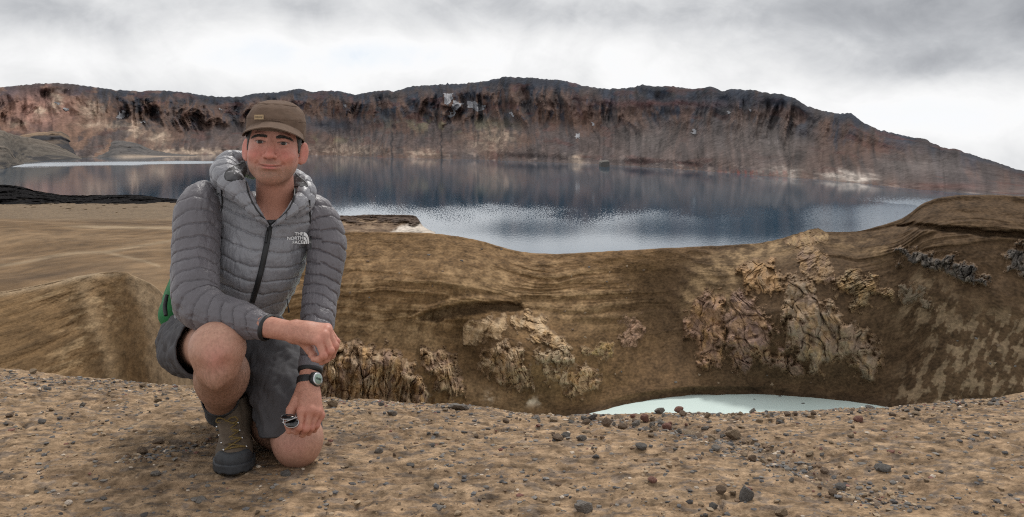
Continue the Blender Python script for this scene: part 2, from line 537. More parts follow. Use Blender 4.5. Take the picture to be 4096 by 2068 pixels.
# bleached ground by the shore
pale = fbm2(XM / 45, HF * 16, 5, 131)
lowm = (1 - sstep(0.02, 0.20, HF))
c = mixc(c, (0.30, 0.24, 0.21), sstep(0.2, 0.6, pale) * lowm * 0.40)
for bx, by, rx, ry, a in ((3420, 712, 75, 16, 0.95), (3370, 700, 70, 22, 0.5), (2310, 640, 26, 20, 0.6), (1690, 615, 60, 18, 0.45), (1980, 545, 60, 24, 0.5), (1960, 575, 90, 40, 0.3), (1400, 600, 110, 22, 0.4), (3150, 690, 60, 22, 0.5),
                         (225, 400, 26, 42, 0.8), (160, 450, 26, 20, 0.75), (70, 495, 30, 12, 0.6), (365, 440, 42, 32, 0.7), (420, 500, 90, 14, 0.5), (540, 525, 34, 30, 0.6), (635, 550, 38, 26, 0.75), (800, 608, 130, 10, 0.75), (600, 612, 120, 12, 0.6)):
    c = mixc(c, (0.60, 0.53, 0.47) if bx > 3000 else (0.52, 0.40, 0.30), np.clip(blob(PX + 16 * nB, Y + 8 * nS, bx, by, rx, ry) * (0.55 + 0.9 * sstep(-0.1, 0.4, pale)), 0, 1) * a)
# dark dykes
for dxp in (1567, 1765):
    wob = dxp + 7 * n2(Y / 18, Y * 0, 5)
    c = mixc(c, (0.02, 0.02, 0.024), np.exp(-((PX - wob) / 3.5) ** 2) * sstep(500, 540, Y) * 0.85)
# red beds
c = mixc(c, (0.16, 0.045, 0.035), blob(PX + 20 * nB, Y, 3000, 690, 170, 9) * sstep(-0.2, 0.3, nS) * 0.8)
c = mixc(c, (0.12, 0.06, 0.05), blob(PX + 20 * nB, Y, 3780, 745, 160, 14) * 0.7)
nF = fbm2(XM / 9, ZH / 9, 3, 151)
c *= (1 + 0.65 * np.clip(nS * 0.6 + nB * 0.35, -0.8, 0.9) + 0.16 * nF)[..., None]
c *= 0.86
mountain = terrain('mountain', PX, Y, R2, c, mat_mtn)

# snow patches lie a little proud of the rock, each a piece of the mountain
mat_snow = mat_plain('old_snow', (0.20, 0.20, 0.215), 0.7, noise=(0.05, 0.25), bump=(0.08, 0.5, 2.0))
snows = [[(1768, 370), (1800, 374), (1815, 372), (1812, 400), (1795, 420), (1778, 415)], [(1815, 395), (1850, 412), (1830, 440), (1812, 468), (1795, 468), (1806, 440)],
         [(1862, 405), (1900, 402), (1945, 418), (1930, 442), (1912, 444), (1890, 432), (1866, 432)], [(1372, 418), (1392, 416), (1388, 432), (1376, 436)],
         [(2036, 450), (2048, 446), (2052, 468), (2044, 466)], [(2366, 492), (2378, 490), (2376, 506), (2368, 502)], [(2300, 535), (2325, 530), (2315, 555), (2296, 556)],
         [(2766, 516), (2780, 520), (2774, 538), (2764, 530)], [(2904, 440), (2916, 444), (2910, 456)], [(2990, 436), (3002, 440), (2998, 454)],
         [(470, 448), (496, 440), (505, 455), (488, 472), (466, 472)], [(508, 452), (524, 462), (506, 462)], [(545, 487), (582, 480), (588, 486), (552, 490)],
         [(245, 436), (288, 442), (262, 450)], [(215, 402), (244, 414), (226, 418)], [(616, 442), (638, 432), (634, 446)], [(548, 430), (556, 432), (552, 444)], [(876, 434), (884, 432), (882, 446), (874, 444)]]
Pm = unproj(PX, Y, R2 - 3.0)
fm = grid_faces(*Y.shape)
pxf = PX.ravel() + 9 * nS.ravel() + 5 * nF.ravel(); pyf = Y.ravel() + 9 * nB.ravel() + 5 * nF.ravel()
for poly in snows:
    pa = np.asarray(poly, float)
    box = (np.abs(pxf - pa[:, 0].mean()) < 120) & (np.abs(pyf - pa[:, 1].mean()) < 90)
    mk = np.zeros(len(pxf), bool); ib = np.where(box)[0]
    mk[ib] = polymask(pxf[ib], pyf[ib], pa, 0.5) > 0.5
    fs = fm[mk[fm].sum(1) >= 3]
    if len(fs) == 0:
        continue
    uq, inv = np.unique(fs, return_inverse=True)
    me = mesh_np('snow_patch', Pm.reshape(-1, 3)[uq], inv.reshape(-1, 4))
    link('snow_patch', me, mat_snow, mountain)

# ------------------------------------------------------------------ grey and black foothills at the left shore
def foothill(name, top, base, x0, x1, nx, nt, rbase_z, depth, col_fn, seed, amp):
    xq = np.linspace(x0, x1, nx)
    ta = np.array(top, float); ba = np.array(base, float)
    yt = pchip(ta[:, 0], ta[:, 1], xq) - 2.0 * n2(xq / 13, xq * 0, seed); yb = pchip(ba[:, 0], ba[:, 1], xq)
    yt = np.minimum(yt, yb - 0.5)
    rb = r_at(yb, LAKE_Z)
    fr = np.array([0, 0, .35, .75, 1.0]); dd = np.array([-60, 0, .3, .65, 1.0])
    Yk = yb[:, None] + (yt - yb)[:, None] * fr[None]
    Rk = rb[:, None] + np.where(dd < 0, dd, dd * depth)[None]
    Yk[:, 0] = y_at(Rk[:, 0], LAKE_Z - 8)
    Yk = np.concatenate([Yk, yt[:, None] * 0], 1); Rk = np.concatenate([Rk, (rb + depth * 1.9)[:, None]], 1)
    Yk[:, -1] = y_at(Rk[:, -1], LAKE_Z - 6)
    tq = np.concatenate([np.linspace(0, 4, nt), np.linspace(4.15, 5, 6)])
    Yg = pchip(np.arange(6.0), Yk.T, tq); Rg = pchip(np.arange(6.0), Rk.T, tq)
    pxg = np.broadcast_to(xq[None], Yg.shape)
    xm = (pxg - 2048) / F * rb[None]
    e = np.clip(tq - 1, 0, 1)[:, None] * (1 - sstep(3.6, 4.0, tq))[:, None]
    Rg = Rg - e * amp * (ridged2(xm / 70, tq[:, None] * 1.1 + xm * 0, 4, seed) - 0.5) * 2
    return terrain(name, pxg, Yg, Rg, col_fn(pxg, Yg, xm, tq[:, None] + 0 * xm), mat_mtn)
def colA(px, py, xm, t):
    nb = fbm2(xm / 60, t * 2, 5, 7)
    cc = np.broadcast_to(np.array((0.105, 0.090, 0.075)), px.shape + (3,)).copy()
    cc = mixc(cc, (0.03, 0.03, 0.034), sstep(0.1, 0.4, nb + 0.3 - 0.18 * t) * 0.85)
    cc = mixc(cc, (0.155, 0.125, 0.098), sstep(2.5, 3.9, t + nb) * 0.6)
    return cc * (1 + 0.3 * fbm2(xm / 18, t * 5, 3, 8))[..., None]
def colB(px, py, xm, t):
    nb = fbm2(xm / 50, t * 2, 5, 17)
    cc = np.broadcast_to(np.array((0.035, 0.034, 0.038)), px.shape + (3,)).copy()
    cc = mixc(cc, (0.26, 0.175, 0.11), sstep(3.2, 3.9, t + 0.5 * nb))
    cc = mixc(cc, (0.21, 0.15, 0.10), sstep(0.1, 0.4, nb) * 0.4)
    return cc
def colC(px, py, xm, t):
    nb = fbm2(xm / 50, t * 2, 5, 27)
    cc = np.broadcast_to(np.array((0.105, 0.095, 0.09)), px.shape + (3,)).copy()
    cc = mixc(cc, (0.05, 0.05, 0.052), sstep(0.0, 0.5, nb) * 0.7)
    return mixc(cc, (0.38, 0.30, 0.23), (1 - sstep(1.2, 1.8, t)) * sstep(440, 520, px) * 0.8)
foothill('dark_hill', [(60, 545), (170, 528), (240, 526), (262, 535), (330, 590), (380, 622), (430, 630)], [(60, 640), (260, 634), (330, 632), (430, 631.5)], 60, 430, 150, 40, -60, 300, colB, 3, 22)
foothill('grey_hill', [(300, 628), (400, 590), (470, 562), (540, 572), (620, 602), (740, 618), (860, 623)], [(300, 632), (460, 630), (700, 626), (860, 623.6)], 300, 860, 200, 40, -60, 280, colC, 5, 16)
foothill('near_hill', [(-900, 470), (-300, 500), (0, 520), (60, 540), (130, 552), (220, 578), (300, 615), (336, 636)], [(-900, 650), (0, 668), (100, 650), (220, 641), (336, 637)], -900, 336, 330, 60, -60, 330, colA, 1, 14)
foothill('shore_hill', [(-900, 560), (-200, 575), (0, 582), (30, 590), (60, 630), (100, 655)], [(-900, 690), (0, 678), (60, 664), (100, 656)], -900, 100, 240, 50, -60, 150, colA, 13, 16)

# ------------------------------------------------------------------ the big lake
pyq = np.concatenate([np.linspace(606, 700, 160), np.linspace(701, 1000, 170), np.linspace(1004, 1500, 40)])
xq = np.linspace(-1500, 5600, 520)
PX, Y = np.meshgrid(xq, pyq)
Y = np.maximum(Y, np.interp(PX, shore[:, 0], shore[:, 1])- 6)
R = r_at(Y, LAKE_Z)
nb = fbm2(PX / 260, Y / 7, 4, 5)
ruf = np.zeros(Y.shape)
# bright wind ruffled band on the far left
yc = np.interp(PX, [-900, 0, 60, 300, 600, 900, 1000], [672, 671, 662, 655, 651, 648, 647])
hw = np.interp(PX, [-900, 0, 60, 200, 500, 900, 1000], [1.5, 2.5, 7, 11, 10, 4.5, 1.0])
ruf = np.maximum(ruf, np.where(PX < 990, np.exp(-((Y - yc + 3 * nb) / hw) ** 4), 0) * 1.0)
# faint cat's paws on the right
for y0, y1, w, a, xa, xb in ((742, 808, 7, 0.55, 2700, 3760), (748, 826, 4, 0.45, 3000, 3750), (676, 700, 2.2, 0.35, 1600, 2900), (700, 775, 2.5, 0.35, 2850, 3900)):
    yl = np.interp(PX, [xa, xb], [y0, y1])
    ends = sstep(xa, xa + 0.75 * (xb - xa), PX) if y0 > 740 else np.sqrt(sstep(xa, xa + 250, PX) * (1 - sstep(xb - 250, xb, PX)))
    ruf = np.maximum(ruf, np.exp(-((Y - yl + 4 * nb) / w) ** 2) * a * ends * (0.5 + 0.6 * sstep(-0.3, 0.4, fbm2(PX / 90, Y / 2.5, 3, 15))))
lean_a = np.where(ruf > 0.02, np.where(PX < 1100, 3.0, 1.6), 0.0)
lean_a = np.maximum(lean_a, 0.80 * (1 - sstep(810, 935, Y)))
ruf = np.maximum(ruf, 1.0 * sstep(750, 915, Y + 40 * fbm2(PX / 300, Y / 90, 3, 25) - 45 * (1 - sstep(700, 1500, PX)) + 60 * sstep(3000, 3700, PX)))
lake_m, t, b = new_mat('lake_water')
b.inputs['Base Color'].default_value = (0.020, 0.062, 0.105, 1)
b.inputs['IOR'].default_value = 1.85
at = t.n('ShaderNodeAttribute', attribute_name='ruffle')
b.inputs['Roughness'].default_value = 0.06
wv = t.n('ShaderNodeTexCoord')
def water_noise(sc, stretch, detail):
    mp = t.n('ShaderNodeMapping'); mp.inputs['Scale'].default_value = stretch
    t.l(wv.outputs['Object'], mp.inputs[0])
    nz = t.n('ShaderNodeTexNoise', i_Scale=sc, i_Detail=detail, i_Roughness=0.6)
    t.l(mp.outputs[0], nz.inputs['Vector'])
    return nz.outputs[0]
w1 = water_noise(0.75, (1.0, 0.20, 1), 3)
w2 = water_noise(0.02, (1.0, 0.5, 1), 3)
amp = t.math('ADD', t.smooth(w2, 0.35, 0.7, 0.3, 0.8), t.math('MULTIPLY', at.outputs['Fac'], 0.8))
bn = t.n('ShaderNodeBump', i_Distance=1.0)
t.l(t.math('MULTIPLY', amp, 0.030), bn.inputs['Strength'])
t.l(w1, bn.inputs['Height'])
# wind ripples lean to one side: the faces turned to this shore are the steep ones
lean_v = t.n('ShaderNodeVectorMath', operation='SCALE'); lean_v.inputs[0].default_value = (0.0, -0.036, 0.0)
grain = water_noise(0.95, (1.0, 0.17, 1), 1)
thr = t.math('MULTIPLY_ADD', at.outputs['Fac'], -0.62, 0.86)
at2 = t.n('ShaderNodeAttribute', attribute_name='lean')
t.l(t.math('MULTIPLY', t.smooth(grain, thr, t.math('ADD', thr, 0.18)), at2.outputs['Fac']), lean_v.inputs['Scale'])
add_v = t.n('ShaderNodeVectorMath', operation='ADD'); t.l(bn.outputs[0], add_v.inputs[0]); t.l(lean_v.outputs[0], add_v.inputs[1])
nrm_v = t.n('ShaderNodeVectorMath', operation='NORMALIZE'); t.l(add_v.outputs[0], nrm_v.inputs[0])
t.l(nrm_v.outputs[0], b.inputs['Normal'])
lake = terrain('lake', PX, Y, R, None, lake_m, attrs={'ruffle': ruf, 'lean': lean_a})

# ------------------------------------------------------------------ tan plateau left of the crater, falling to the lake
xk = np.array([-900, 0, 250, 500, 720, 870, 1000, 1100])
prof_y = [1250, 1120, 1085, 1045, 1008, 958, 922, 908, 893, 872, 840, 812, 800, 0]
prof_r = [128, 150, 168, 190, 222, 262, 300, 322, 372, 450, 590, 770, 900, 1100]
Yk = np.tile(np.array(prof_y, float), (len(xk), 1)); Rk = np.tile(np.array(prof_r, float), (len(xk), 1))
Yk[:, 2:5] += np.array([18, 12, 0, -4, 4, 10, 10, 10])[:, None]
Yk[:, 5:8] += np.array([-34, -22, -8, 4, 6, 6, 6, 6])[:, None]
Yk[:, 8] += np.array([-26, -14, 0, 2, 2, 2, 2, 2])
for q, cx in enumerate(xk):
    if cx >= 860:
        Rk[q, :8] = np.linspace(250, 330, 8)
        Yk[q, :8] = y_at(Rk[q, :8], -38.0)
    if cx >= 1000:
        Yk[q] = y_at(Rk[q], -52.0 if cx < 1050 else -68.0)
Yk[:, -1] = y_at(Rk[:, -1], LAKE_Z - 6)
xq = np.linspace(-900, 1100, 500)
tq = np.concatenate([np.linspace(0, 12, 300), np.linspace(12.1, 13, 6)])
PX, Y, R = patch(xk, Yk, Rk, np.arange(14.0), xq, tq)
T = np.broadcast_to(tq[:, None], Y.shape)
XM = (PX - 2048) / F * R
warp = fbm2(XM / 30, R / 30, 3, 3)
gl = ridged2(XM / 14 + 0.8 * warp, R / 70, 3, 13)              # run-off gullies
gmask = sstep(2.5, 3.5, T) * (1 - sstep(6.2, 7.0, T))
R2 = R + gmask * 0.9 * sstep(0.74, 0.95, gl) * (R / 240) + fbm2(XM / 12, R / 20, 4, 23) * (0.5 + 2.2 * sstep(8, 10, T)) * (R / 250)
nb = fbm2(XM / 25, R / 45, 5, 33); nf = fbm2(XM / 5, R / 12, 4, 43)
c = np.broadcast_to(np.array((0.225, 0.142, 0.072)), Y.shape + (3,)).copy()
c = mixc(c, (0.30, 0.20, 0.11), sstep(-0.1, 0.5, nb) * 0.7)
c = mixc(c, (0.085, 0.055, 0.032), gmask * sstep(0.80, 0.93, gl) * 0.30)
c = mixc(c, (0.27, 0.195, 0.12), sstep(8.2, 9.2, T))
c = mixc(c, (0.12, 0.085, 0.055), sstep(8.2, 9.2, T) * sstep(0.1, 0.5, nf) * 0.6)
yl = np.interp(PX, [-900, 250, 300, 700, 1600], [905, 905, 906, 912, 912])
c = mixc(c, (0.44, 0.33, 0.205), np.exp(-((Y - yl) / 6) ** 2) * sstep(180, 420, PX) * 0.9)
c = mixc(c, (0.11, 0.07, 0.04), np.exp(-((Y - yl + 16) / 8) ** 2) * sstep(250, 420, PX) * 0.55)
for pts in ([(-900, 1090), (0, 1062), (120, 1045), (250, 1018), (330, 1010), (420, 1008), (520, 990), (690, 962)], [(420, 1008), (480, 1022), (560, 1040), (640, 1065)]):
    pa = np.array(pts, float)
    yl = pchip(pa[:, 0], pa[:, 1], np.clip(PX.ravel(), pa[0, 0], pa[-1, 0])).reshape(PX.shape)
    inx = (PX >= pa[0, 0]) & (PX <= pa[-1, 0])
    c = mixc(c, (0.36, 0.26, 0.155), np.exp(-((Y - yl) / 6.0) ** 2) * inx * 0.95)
c = mixc(c, (0.13, 0.082, 0.045), blob(PX, Y, 200, 1100, 260, 14, -8) * 0.7)
c *= (0.66 * (1 + 0.36 * nf + 0.12 * nb))[..., None] * np.array((0.97, 0.96, 0.98))
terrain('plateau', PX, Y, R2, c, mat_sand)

# black lava flow on the far edge of the plateau
xq = np.linspace(-900, 1250, 560)
top = np.array([(-900, 715), (-300, 728), (0, 738), (60, 742), (150, 764), (200, 772), (270, 781), (400, 780), (520, 779), (600, 784), (660, 792), (740, 799), (870, 806), (1000, 817), (1250, 822)], float)
yt = pchip(top[:, 0], top[:, 1], xq) - (1 - sstep(850, 980, xq)) * 3.2 * ridged2(xq / 22, xq * 0, 3, 3) + 2
yb = 818 + 6 * fbm2(xq / 130, xq * 0, 3, 5) - 5 * (1 - sstep(0, 300, xq)) + 8 * blob(xq, xq * 0, 530, 0, 160, 1)
Yk = np.stack([yb + 3, yb, lerp(yb, yt, .45), lerp(yb, yt, .85), yt, yt], 1)
Rk = np.stack([720 + 0 * xq, 735 + 0 * xq, 790 + 0 * xq, 850 + 0 * xq, 880 + 0 * xq, 960 + 0 * xq], 1)
Yk[:, 0] = y_at(Rk[:, 0], ZC - (yb - HOR) / F * 735 - 3)
Yk[:, -1] = y_at(Rk[:, -1], LAKE_Z - 4)
tq = np.linspace(0, 5, 80)
Y = pchip(np.arange(6.0), Yk.T, tq); R = pchip(np.arange(6.0), Rk.T, tq)
PX = np.broadcast_to(xq[None], Y.shape)
XM = (PX - 2048) / F * R
f1, f2, ci = worley2(XM / 7, R / 10, 3)
R2 = R - (1 - f1) * 10 * sstep(0.3, 1, tq)[:, None] - 12 * fbm2(XM / 30, R / 50, 4, 3)
c = np.broadcast_to(np.array((0.008, 0.0072, 0.0075)), Y.shape + (3,)) * (0.6 + 0.9 * ci)[..., None]
c = mixc(c, (0.05, 0.042, 0.034), sstep(0.2, 0.5, fbm2(XM / 25, R / 60, 4, 13)) * (1 - sstep(1.0, 2.2, tq))[:, None] * 0.5)
lv = terrain('lava_field', PX, Y, R2, c, mat_lava)

# ------------------------------------------------------------------ headland with a dark caprock in front of the lake
xq = np.linspace(1050, 1960, 300)
yt = pchip([1050, 1330, 1400, 1480, 1560, 1640, 1662, 1676, 1692, 1740, 1800, 1960], [875, 861, 862, 858, 859, 860, 864, 880, 905, 928, 944, 966], xq) + 1.4 * n2(xq / 12, xq * 0, 2)
Yk = np.stack([yt + 120, np.maximum(935, yt + 14), np.maximum(900, yt + 8), np.maximum(872, yt + 3), yt, yt], 1)
drop = sstep(1650, 1700, xq)
Rk = np.stack([500 + 0 * xq, 540 + 0 * xq, 575 + 0 * xq, 592 + 0 * xq, 600 + 0 * xq, 660 + 0 * xq], 1)
Rk[:, 1:] += (drop * np.array([0, -5, -10, -14, -30.0])[:, None]).T
Yk[:, 0] = y_at(Rk[:, 0], LAKE_Z - 6); Yk[:, -1] = np.maximum(y_at(Rk[:, -1], LAKE_Z + 9), yt + 1.5)
Yk = np.concatenate([Yk, y_at(700 + 0 * xq, LAKE_Z - 6)[:, None]], 1); Rk = np.concatenate([Rk, 700 + 0 * xq[:, None]], 1)
tq = np.linspace(0, 6, 130)
Y = pchip(np.arange(7.0), Yk.T, tq); R = pchip(np.arange(7.0), Rk.T, tq)
PX = np.broadcast_to(xq[None], Y.shape); XM = (PX - 2048) / F * R
nb = fbm2(XM / 9, Y / 14, 5, 3); nf = fbm2(XM / 2.5, Y / 3, 3, 6)
cap = 1 - sstep(878, 892, Y + 16 * nb - 10 * sstep(1600, 1660, PX))
R2 = R - cap * (2.0 + 5.0 * sstep(1560, 1660, PX)) + 2.0 * nb + 1.2 * np.abs(nf)
c = np.broadcast_to(np.array((0.145, 0.095, 0.060)), Y.shape + (3,)).copy()
c = mixc(c, (0.075, 0.052, 0.040), cap * 0.9)
c = mixc(c, (0.24, 0.17, 0.11), sstep(0.05, 0.4, nb) * (1 - cap) * 0.7)
c = mixc(c, (0.47, 0.41, 0.35), polymask(PX + 14 * nb, Y + 6 * nf, [(1560, 930), (1600, 905), (1640, 896), (1690, 893), (1740, 920), (1790, 942), (1560, 945)], 8) * (1 - cap))
c = mixc(c, (0.12, 0.075, 0.058), sstep(1760, 1800, PX) * 0.9)
c *= (1 + 0.45 * nf + 0.3 * nb)[..., None]
terrain('headland', PX, Y, R2, c, mat_sand)

# ------------------------------------------------------------------ crater wall round the milky pool
rim = np.array([(430, 1690, 190), (560, 1560, 200), (640, 1380, 210), (690, 1130, 220), (720, 1004, 226), (900, 962, 230), (1200, 938, 234), (1330, 931, 236), (1420, 927, 236), (1560, 928, 237), (1700, 931, 238), (1820, 944, 238), (1920, 963, 239), (2030, 994, 240), (2100, 1008, 240), (2200, 1015, 240),
    (2450, 1004, 241), (2700, 990, 241), (2900, 981, 241), (3020, 973, 240), (3120, 955, 240), (3200, 932, 239), (3240, 920, 239), (3275, 914, 239), (3300, 928, 239), (3420, 926, 238), (3520, 902, 237), (3600, 876, 236),
    (3640, 852, 235), (3690, 815, 233), (3760, 790, 231), (3850, 780, 229), (3960, 778, 226), (4096, 784, 222), (4500, 800, 205), (4900, 830, 180)], float)
foot = np.array([(300, 1760), (900, 1730), (1300, 1715), (1700, 1705), (2100, 1690), (2330, 1660), (2450, 1630), (2600, 1600), (2800, 1579), (3000, 1577), (3200, 1587), (3400, 1606), (3560, 1630), (3700, 1660), (4096, 1720), (4900, 1800)], float)
xq = np.linspace(430, 4750, 1120)
yr = pchip(rim[:, 0], rim[:, 1], xq) + 1.6 * fbm2(xq / 60, xq * 0, 4, 7); rr = pchip(rim[:, 0], rim[:, 2], xq)
knob = sstep(3130, 3200, xq) * (1 - sstep(3285, 3320, xq))
yr -= 7 * knob * np.abs(n2(xq / 18, xq * 0, 5))
yf = pchip(foot[:, 0], foot[:, 1], xq); rf = r_at(yf, POOL_Z)
rr = rf + (rr - rf) * 0.60
fy = np.array([0, .10, .30, .52, .72, .88, .97, 1.0]); frr = np.array([0, .10, .22, .38, .56, .76, .93, 1.0])
Yk = yf[:, None] + (yr - yf)[:, None] * fy; Rk = rf[:, None] + (rr - rf)[:, None] * frr
bedz = lerp(-52.5, -57.0, sstep(1500, 2250, xq))
Yk = np.concatenate([y_at(80 + 0 * xq, bedz - 1)[:, None], y_at(rf - 25, bedz)[:, None], Yk, (yr + 10)[:, None], y_at(rr + 95, -68)[:, None]], 1)
Rk = np.concatenate([80 + 0 * xq[:, None], (rf - 25)[:, None], Rk, (rr + 14)[:, None], (rr + 95)[:, None]], 1)
tq = np.concatenate([np.linspace(0, 2, 16)[:-1], np.linspace(2, 9, 480), np.linspace(9.1, 11, 16)])
Y = pchip(np.arange(12.0), Yk.T, tq); R = pchip(np.arange(12.0), Rk.T, tq)
PX = np.broadcast_to(xq[None], Y.shape); T = np.broadcast_to(tq[:, None], Y.shape)
XM = (PX - 2048) / F * R; ZM = arclen(R, ZC - (Y - HOR) / F * R)
ZM = ZM - ZM[495:496]
nb = fbm2(XM / 16, ZM / 15, 5, 3); nf = fbm2(XM / 3.0, ZM / 2.8, 5, 13); nz = fbm2(XM / 50, ZM / 30, 3, 23)
slope_env = sstep(2.0, 2.6, T) * (1 - sstep(8.6, 9.0, T))
# bedding: ledges that follow the rim, strongest in the upper wall and on the bulging hill on the left
bed_c = (Y - yr[None]) / 15.0 + 3.0 * nz + 0.9 * nb
bed = np.clip(0.5 + 0.8 * fbm2(PX / 700, bed_c * 0.55, 3, 77) + 0.30 * nf, 0, 1)
bed_e = blob(PX, Y, 1650, 1180, 620, 150, 6) + blob(PX, Y, 3500, 985, 520, 70, -8) + blob(PX, Y, 2330, 1150, 330, 90, 18) + 0.8 * blob(PX, Y, 3900, 940, 400, 60)
bed_e = np.clip(bed_e, 0, 1)
# draining streaks down the slope
strk = fbm2((PX + 0.25 * (Y - 1000)) / 15, Y / 210, 4, 33)
stk_e = blob(PX, Y, 1480, 1040, 330, 110) + 0.7 * blob(PX, Y, 1750, 1330, 200, 200) + 0.25
dis = -0.95 * bed * (0.12 + 0.88 * bed_e) + 0.55 * nb + 0.30 * nf + 0.7 * strk * stk_e * 0.7 + 3.0 * nz
# hollow with a dark overhanging scarp in the middle of the left wall
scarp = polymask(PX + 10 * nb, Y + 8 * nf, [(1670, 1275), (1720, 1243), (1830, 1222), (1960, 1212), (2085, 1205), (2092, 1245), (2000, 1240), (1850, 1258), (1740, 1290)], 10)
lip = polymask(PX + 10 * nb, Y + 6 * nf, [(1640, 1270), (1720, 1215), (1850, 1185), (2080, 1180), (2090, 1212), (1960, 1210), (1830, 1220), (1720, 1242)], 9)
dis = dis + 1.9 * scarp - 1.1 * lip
dis = dis + sstep(2.5, 4.2, T) * (1 - sstep(6.2, 8.4, T)) * 0.7 * (-15 * blob(PX, Y, 3180, 1240, 330, 260, 12) + 11 * blob(PX, Y, 2620, 1300, 180, 330, 6) - 9 * blob(PX, Y, 1640, 1130, 380, 150, 4) + 7 * blob(PX, Y, 1880, 1430, 80, 190, -28) - 8 * blob(PX, Y, 2110, 1400, 170, 140, 20) - 6 * blob(PX, Y, 1480, 1500, 220, 120) + 7 * blob(PX, Y, 3640, 1330, 110, 240, 10) )
ledge_r = polymask(PX, Y + 7 * nf, [(3590, 905), (3640, 893), (3800, 905), (4000, 925), (4900, 940), (4900, 960), (4000, 948), (3800, 928), (3640, 912)], 7)
dis = dis + 2.6 * ledge_r
R2 = R + dis * slope_env + 0.28 * fbm2(XM / 5, T * 0 + 2.0, 4, 83) * np.exp(-((T - 2.0) / 0.5) ** 2)
c = np.broadcast_to(np.array((0.180, 0.110, 0.054)), Y.shape + (3,)).copy()
c = mixc(c, (0.245, 0.158, 0.084), sstep(-0.1, 0.6, 0.5 * nb + 0.6 * strk + 0.3 * nz) * 0.30)
c = mixc(c, (0.37, 0.255, 0.145), bed_e * sstep(0.45, 0.95, bed + 0.5 * nf) * 0.45)
dk = sstep(2350, 2950, PX + 200 * nz + 0.25 * (Y - 1000))
c = mixc(c, (0.088, 0.058, 0.036), dk * 0.86)
c = mixc(c, (0.090, 0.058, 0.033), polymask(PX + 40 * nb, Y, [(1820, 1330), (1980, 1310), (2080, 1450), (2300, 1600), (2900, 1570), (2850, 1300), (3500, 1560), (3500, 1700), (1900, 1720), (1840, 1500)], 60) * 0.45)
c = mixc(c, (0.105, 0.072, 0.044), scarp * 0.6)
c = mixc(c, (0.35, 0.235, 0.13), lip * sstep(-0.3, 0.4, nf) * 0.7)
# pale tan fans
for poly, a in (([(2740, 1180), (2820, 1060), (2960, 990), (3120, 945), (3300, 940), (3230, 985), (3080, 1060), (2960, 1160), (2900, 1230), (2740, 1250)], 0.85),
                ([(1330, 1230), (1500, 1260), (1650, 1250), (1720, 1300), (1760, 1420), (1600, 1380), (1330, 1350)], 0.75),
                ([(2100, 1180), (2300, 1190), (2420, 1280), (2300, 1330), (2150, 1260)], 0.45), ([(3300, 960), (3560, 1000), (3500, 1050), (3320, 1000)], 0.5), ([(1750, 1110), (1850, 1080), (2000, 1100), (2080, 1180), (1850, 1160)], 0.5)):
    c = mixc(c, (0.385, 0.270, 0.155), polymask(PX + 50 * nb, Y + 30 * nf, poly, 50) * a * 0.75 * (0.45 + 0.55 * sstep(-0.35, 0.35, nf + 0.5 * nb)))
# pale scour marks low on the right wall
sc_m = polymask(PX + 60 * nb, Y, [(3600, 1160), (3750, 1130), (3860, 1210), (3800, 1260), (4096, 1260), (4900, 1250), (4900, 1800), (3500, 1800), (3560, 1560), (3700, 1380)], 70)
sc_n = fbm2((PX + 0.45 * (Y - 1300)) / 34, (Y - 0.2 * PX) / 80, 5, 53)
c = mixc(c, (0.30, 0.225, 0.150), sc_m * sstep(0.04, 0.20, sc_n + 0.45 * nf) * 0.60)
c = mixc(c, (0.30, 0.225, 0.150), blob(PX + 40 * nb, Y, 3660, 1190, 60, 110, 12) * sstep(-0.1, 0.2, nf) * 0.6)
# sulphur white stains near the pool and on the outcrop spine
c = mixc(c, (0.58, 0.50, 0.40), (blob(PX + 14 * nf, Y + 14 * nb, 1960, 1590, 26, 20, 30) + blob(PX + 14 * nf, Y, 2130, 1608, 40, 16)) * sstep(-0.05, 0.3, nf) * 0.9)
c = mixc(c, (0.33, 0.22, 0.125), (blob(PX, Y, 2000, 1590, 130, 40, 25) + blob(PX, Y, 1890, 1560, 60, 40, 30)) * 0.5)
c = mixc(c, (0.055, 0.036, 0.024), np.exp(-((Y - yf[None] + 6) / 16.0) ** 2) * 0.6)            # wet shore
c *= (0.84 * (1 + 0.34 * nf + 0.10 * nb + 0.40 * n2(XM / 0.55, ZM / 0.5, 71) + 0.2 * n2(XM / 1.3, ZM / 1.1, 72)))[..., None] * np.array((1.0, 0.97, 0.92))
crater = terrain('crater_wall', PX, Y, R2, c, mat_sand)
CR = dict(xq=xq, tq=tq, px=PX, py=Y, r=R2)

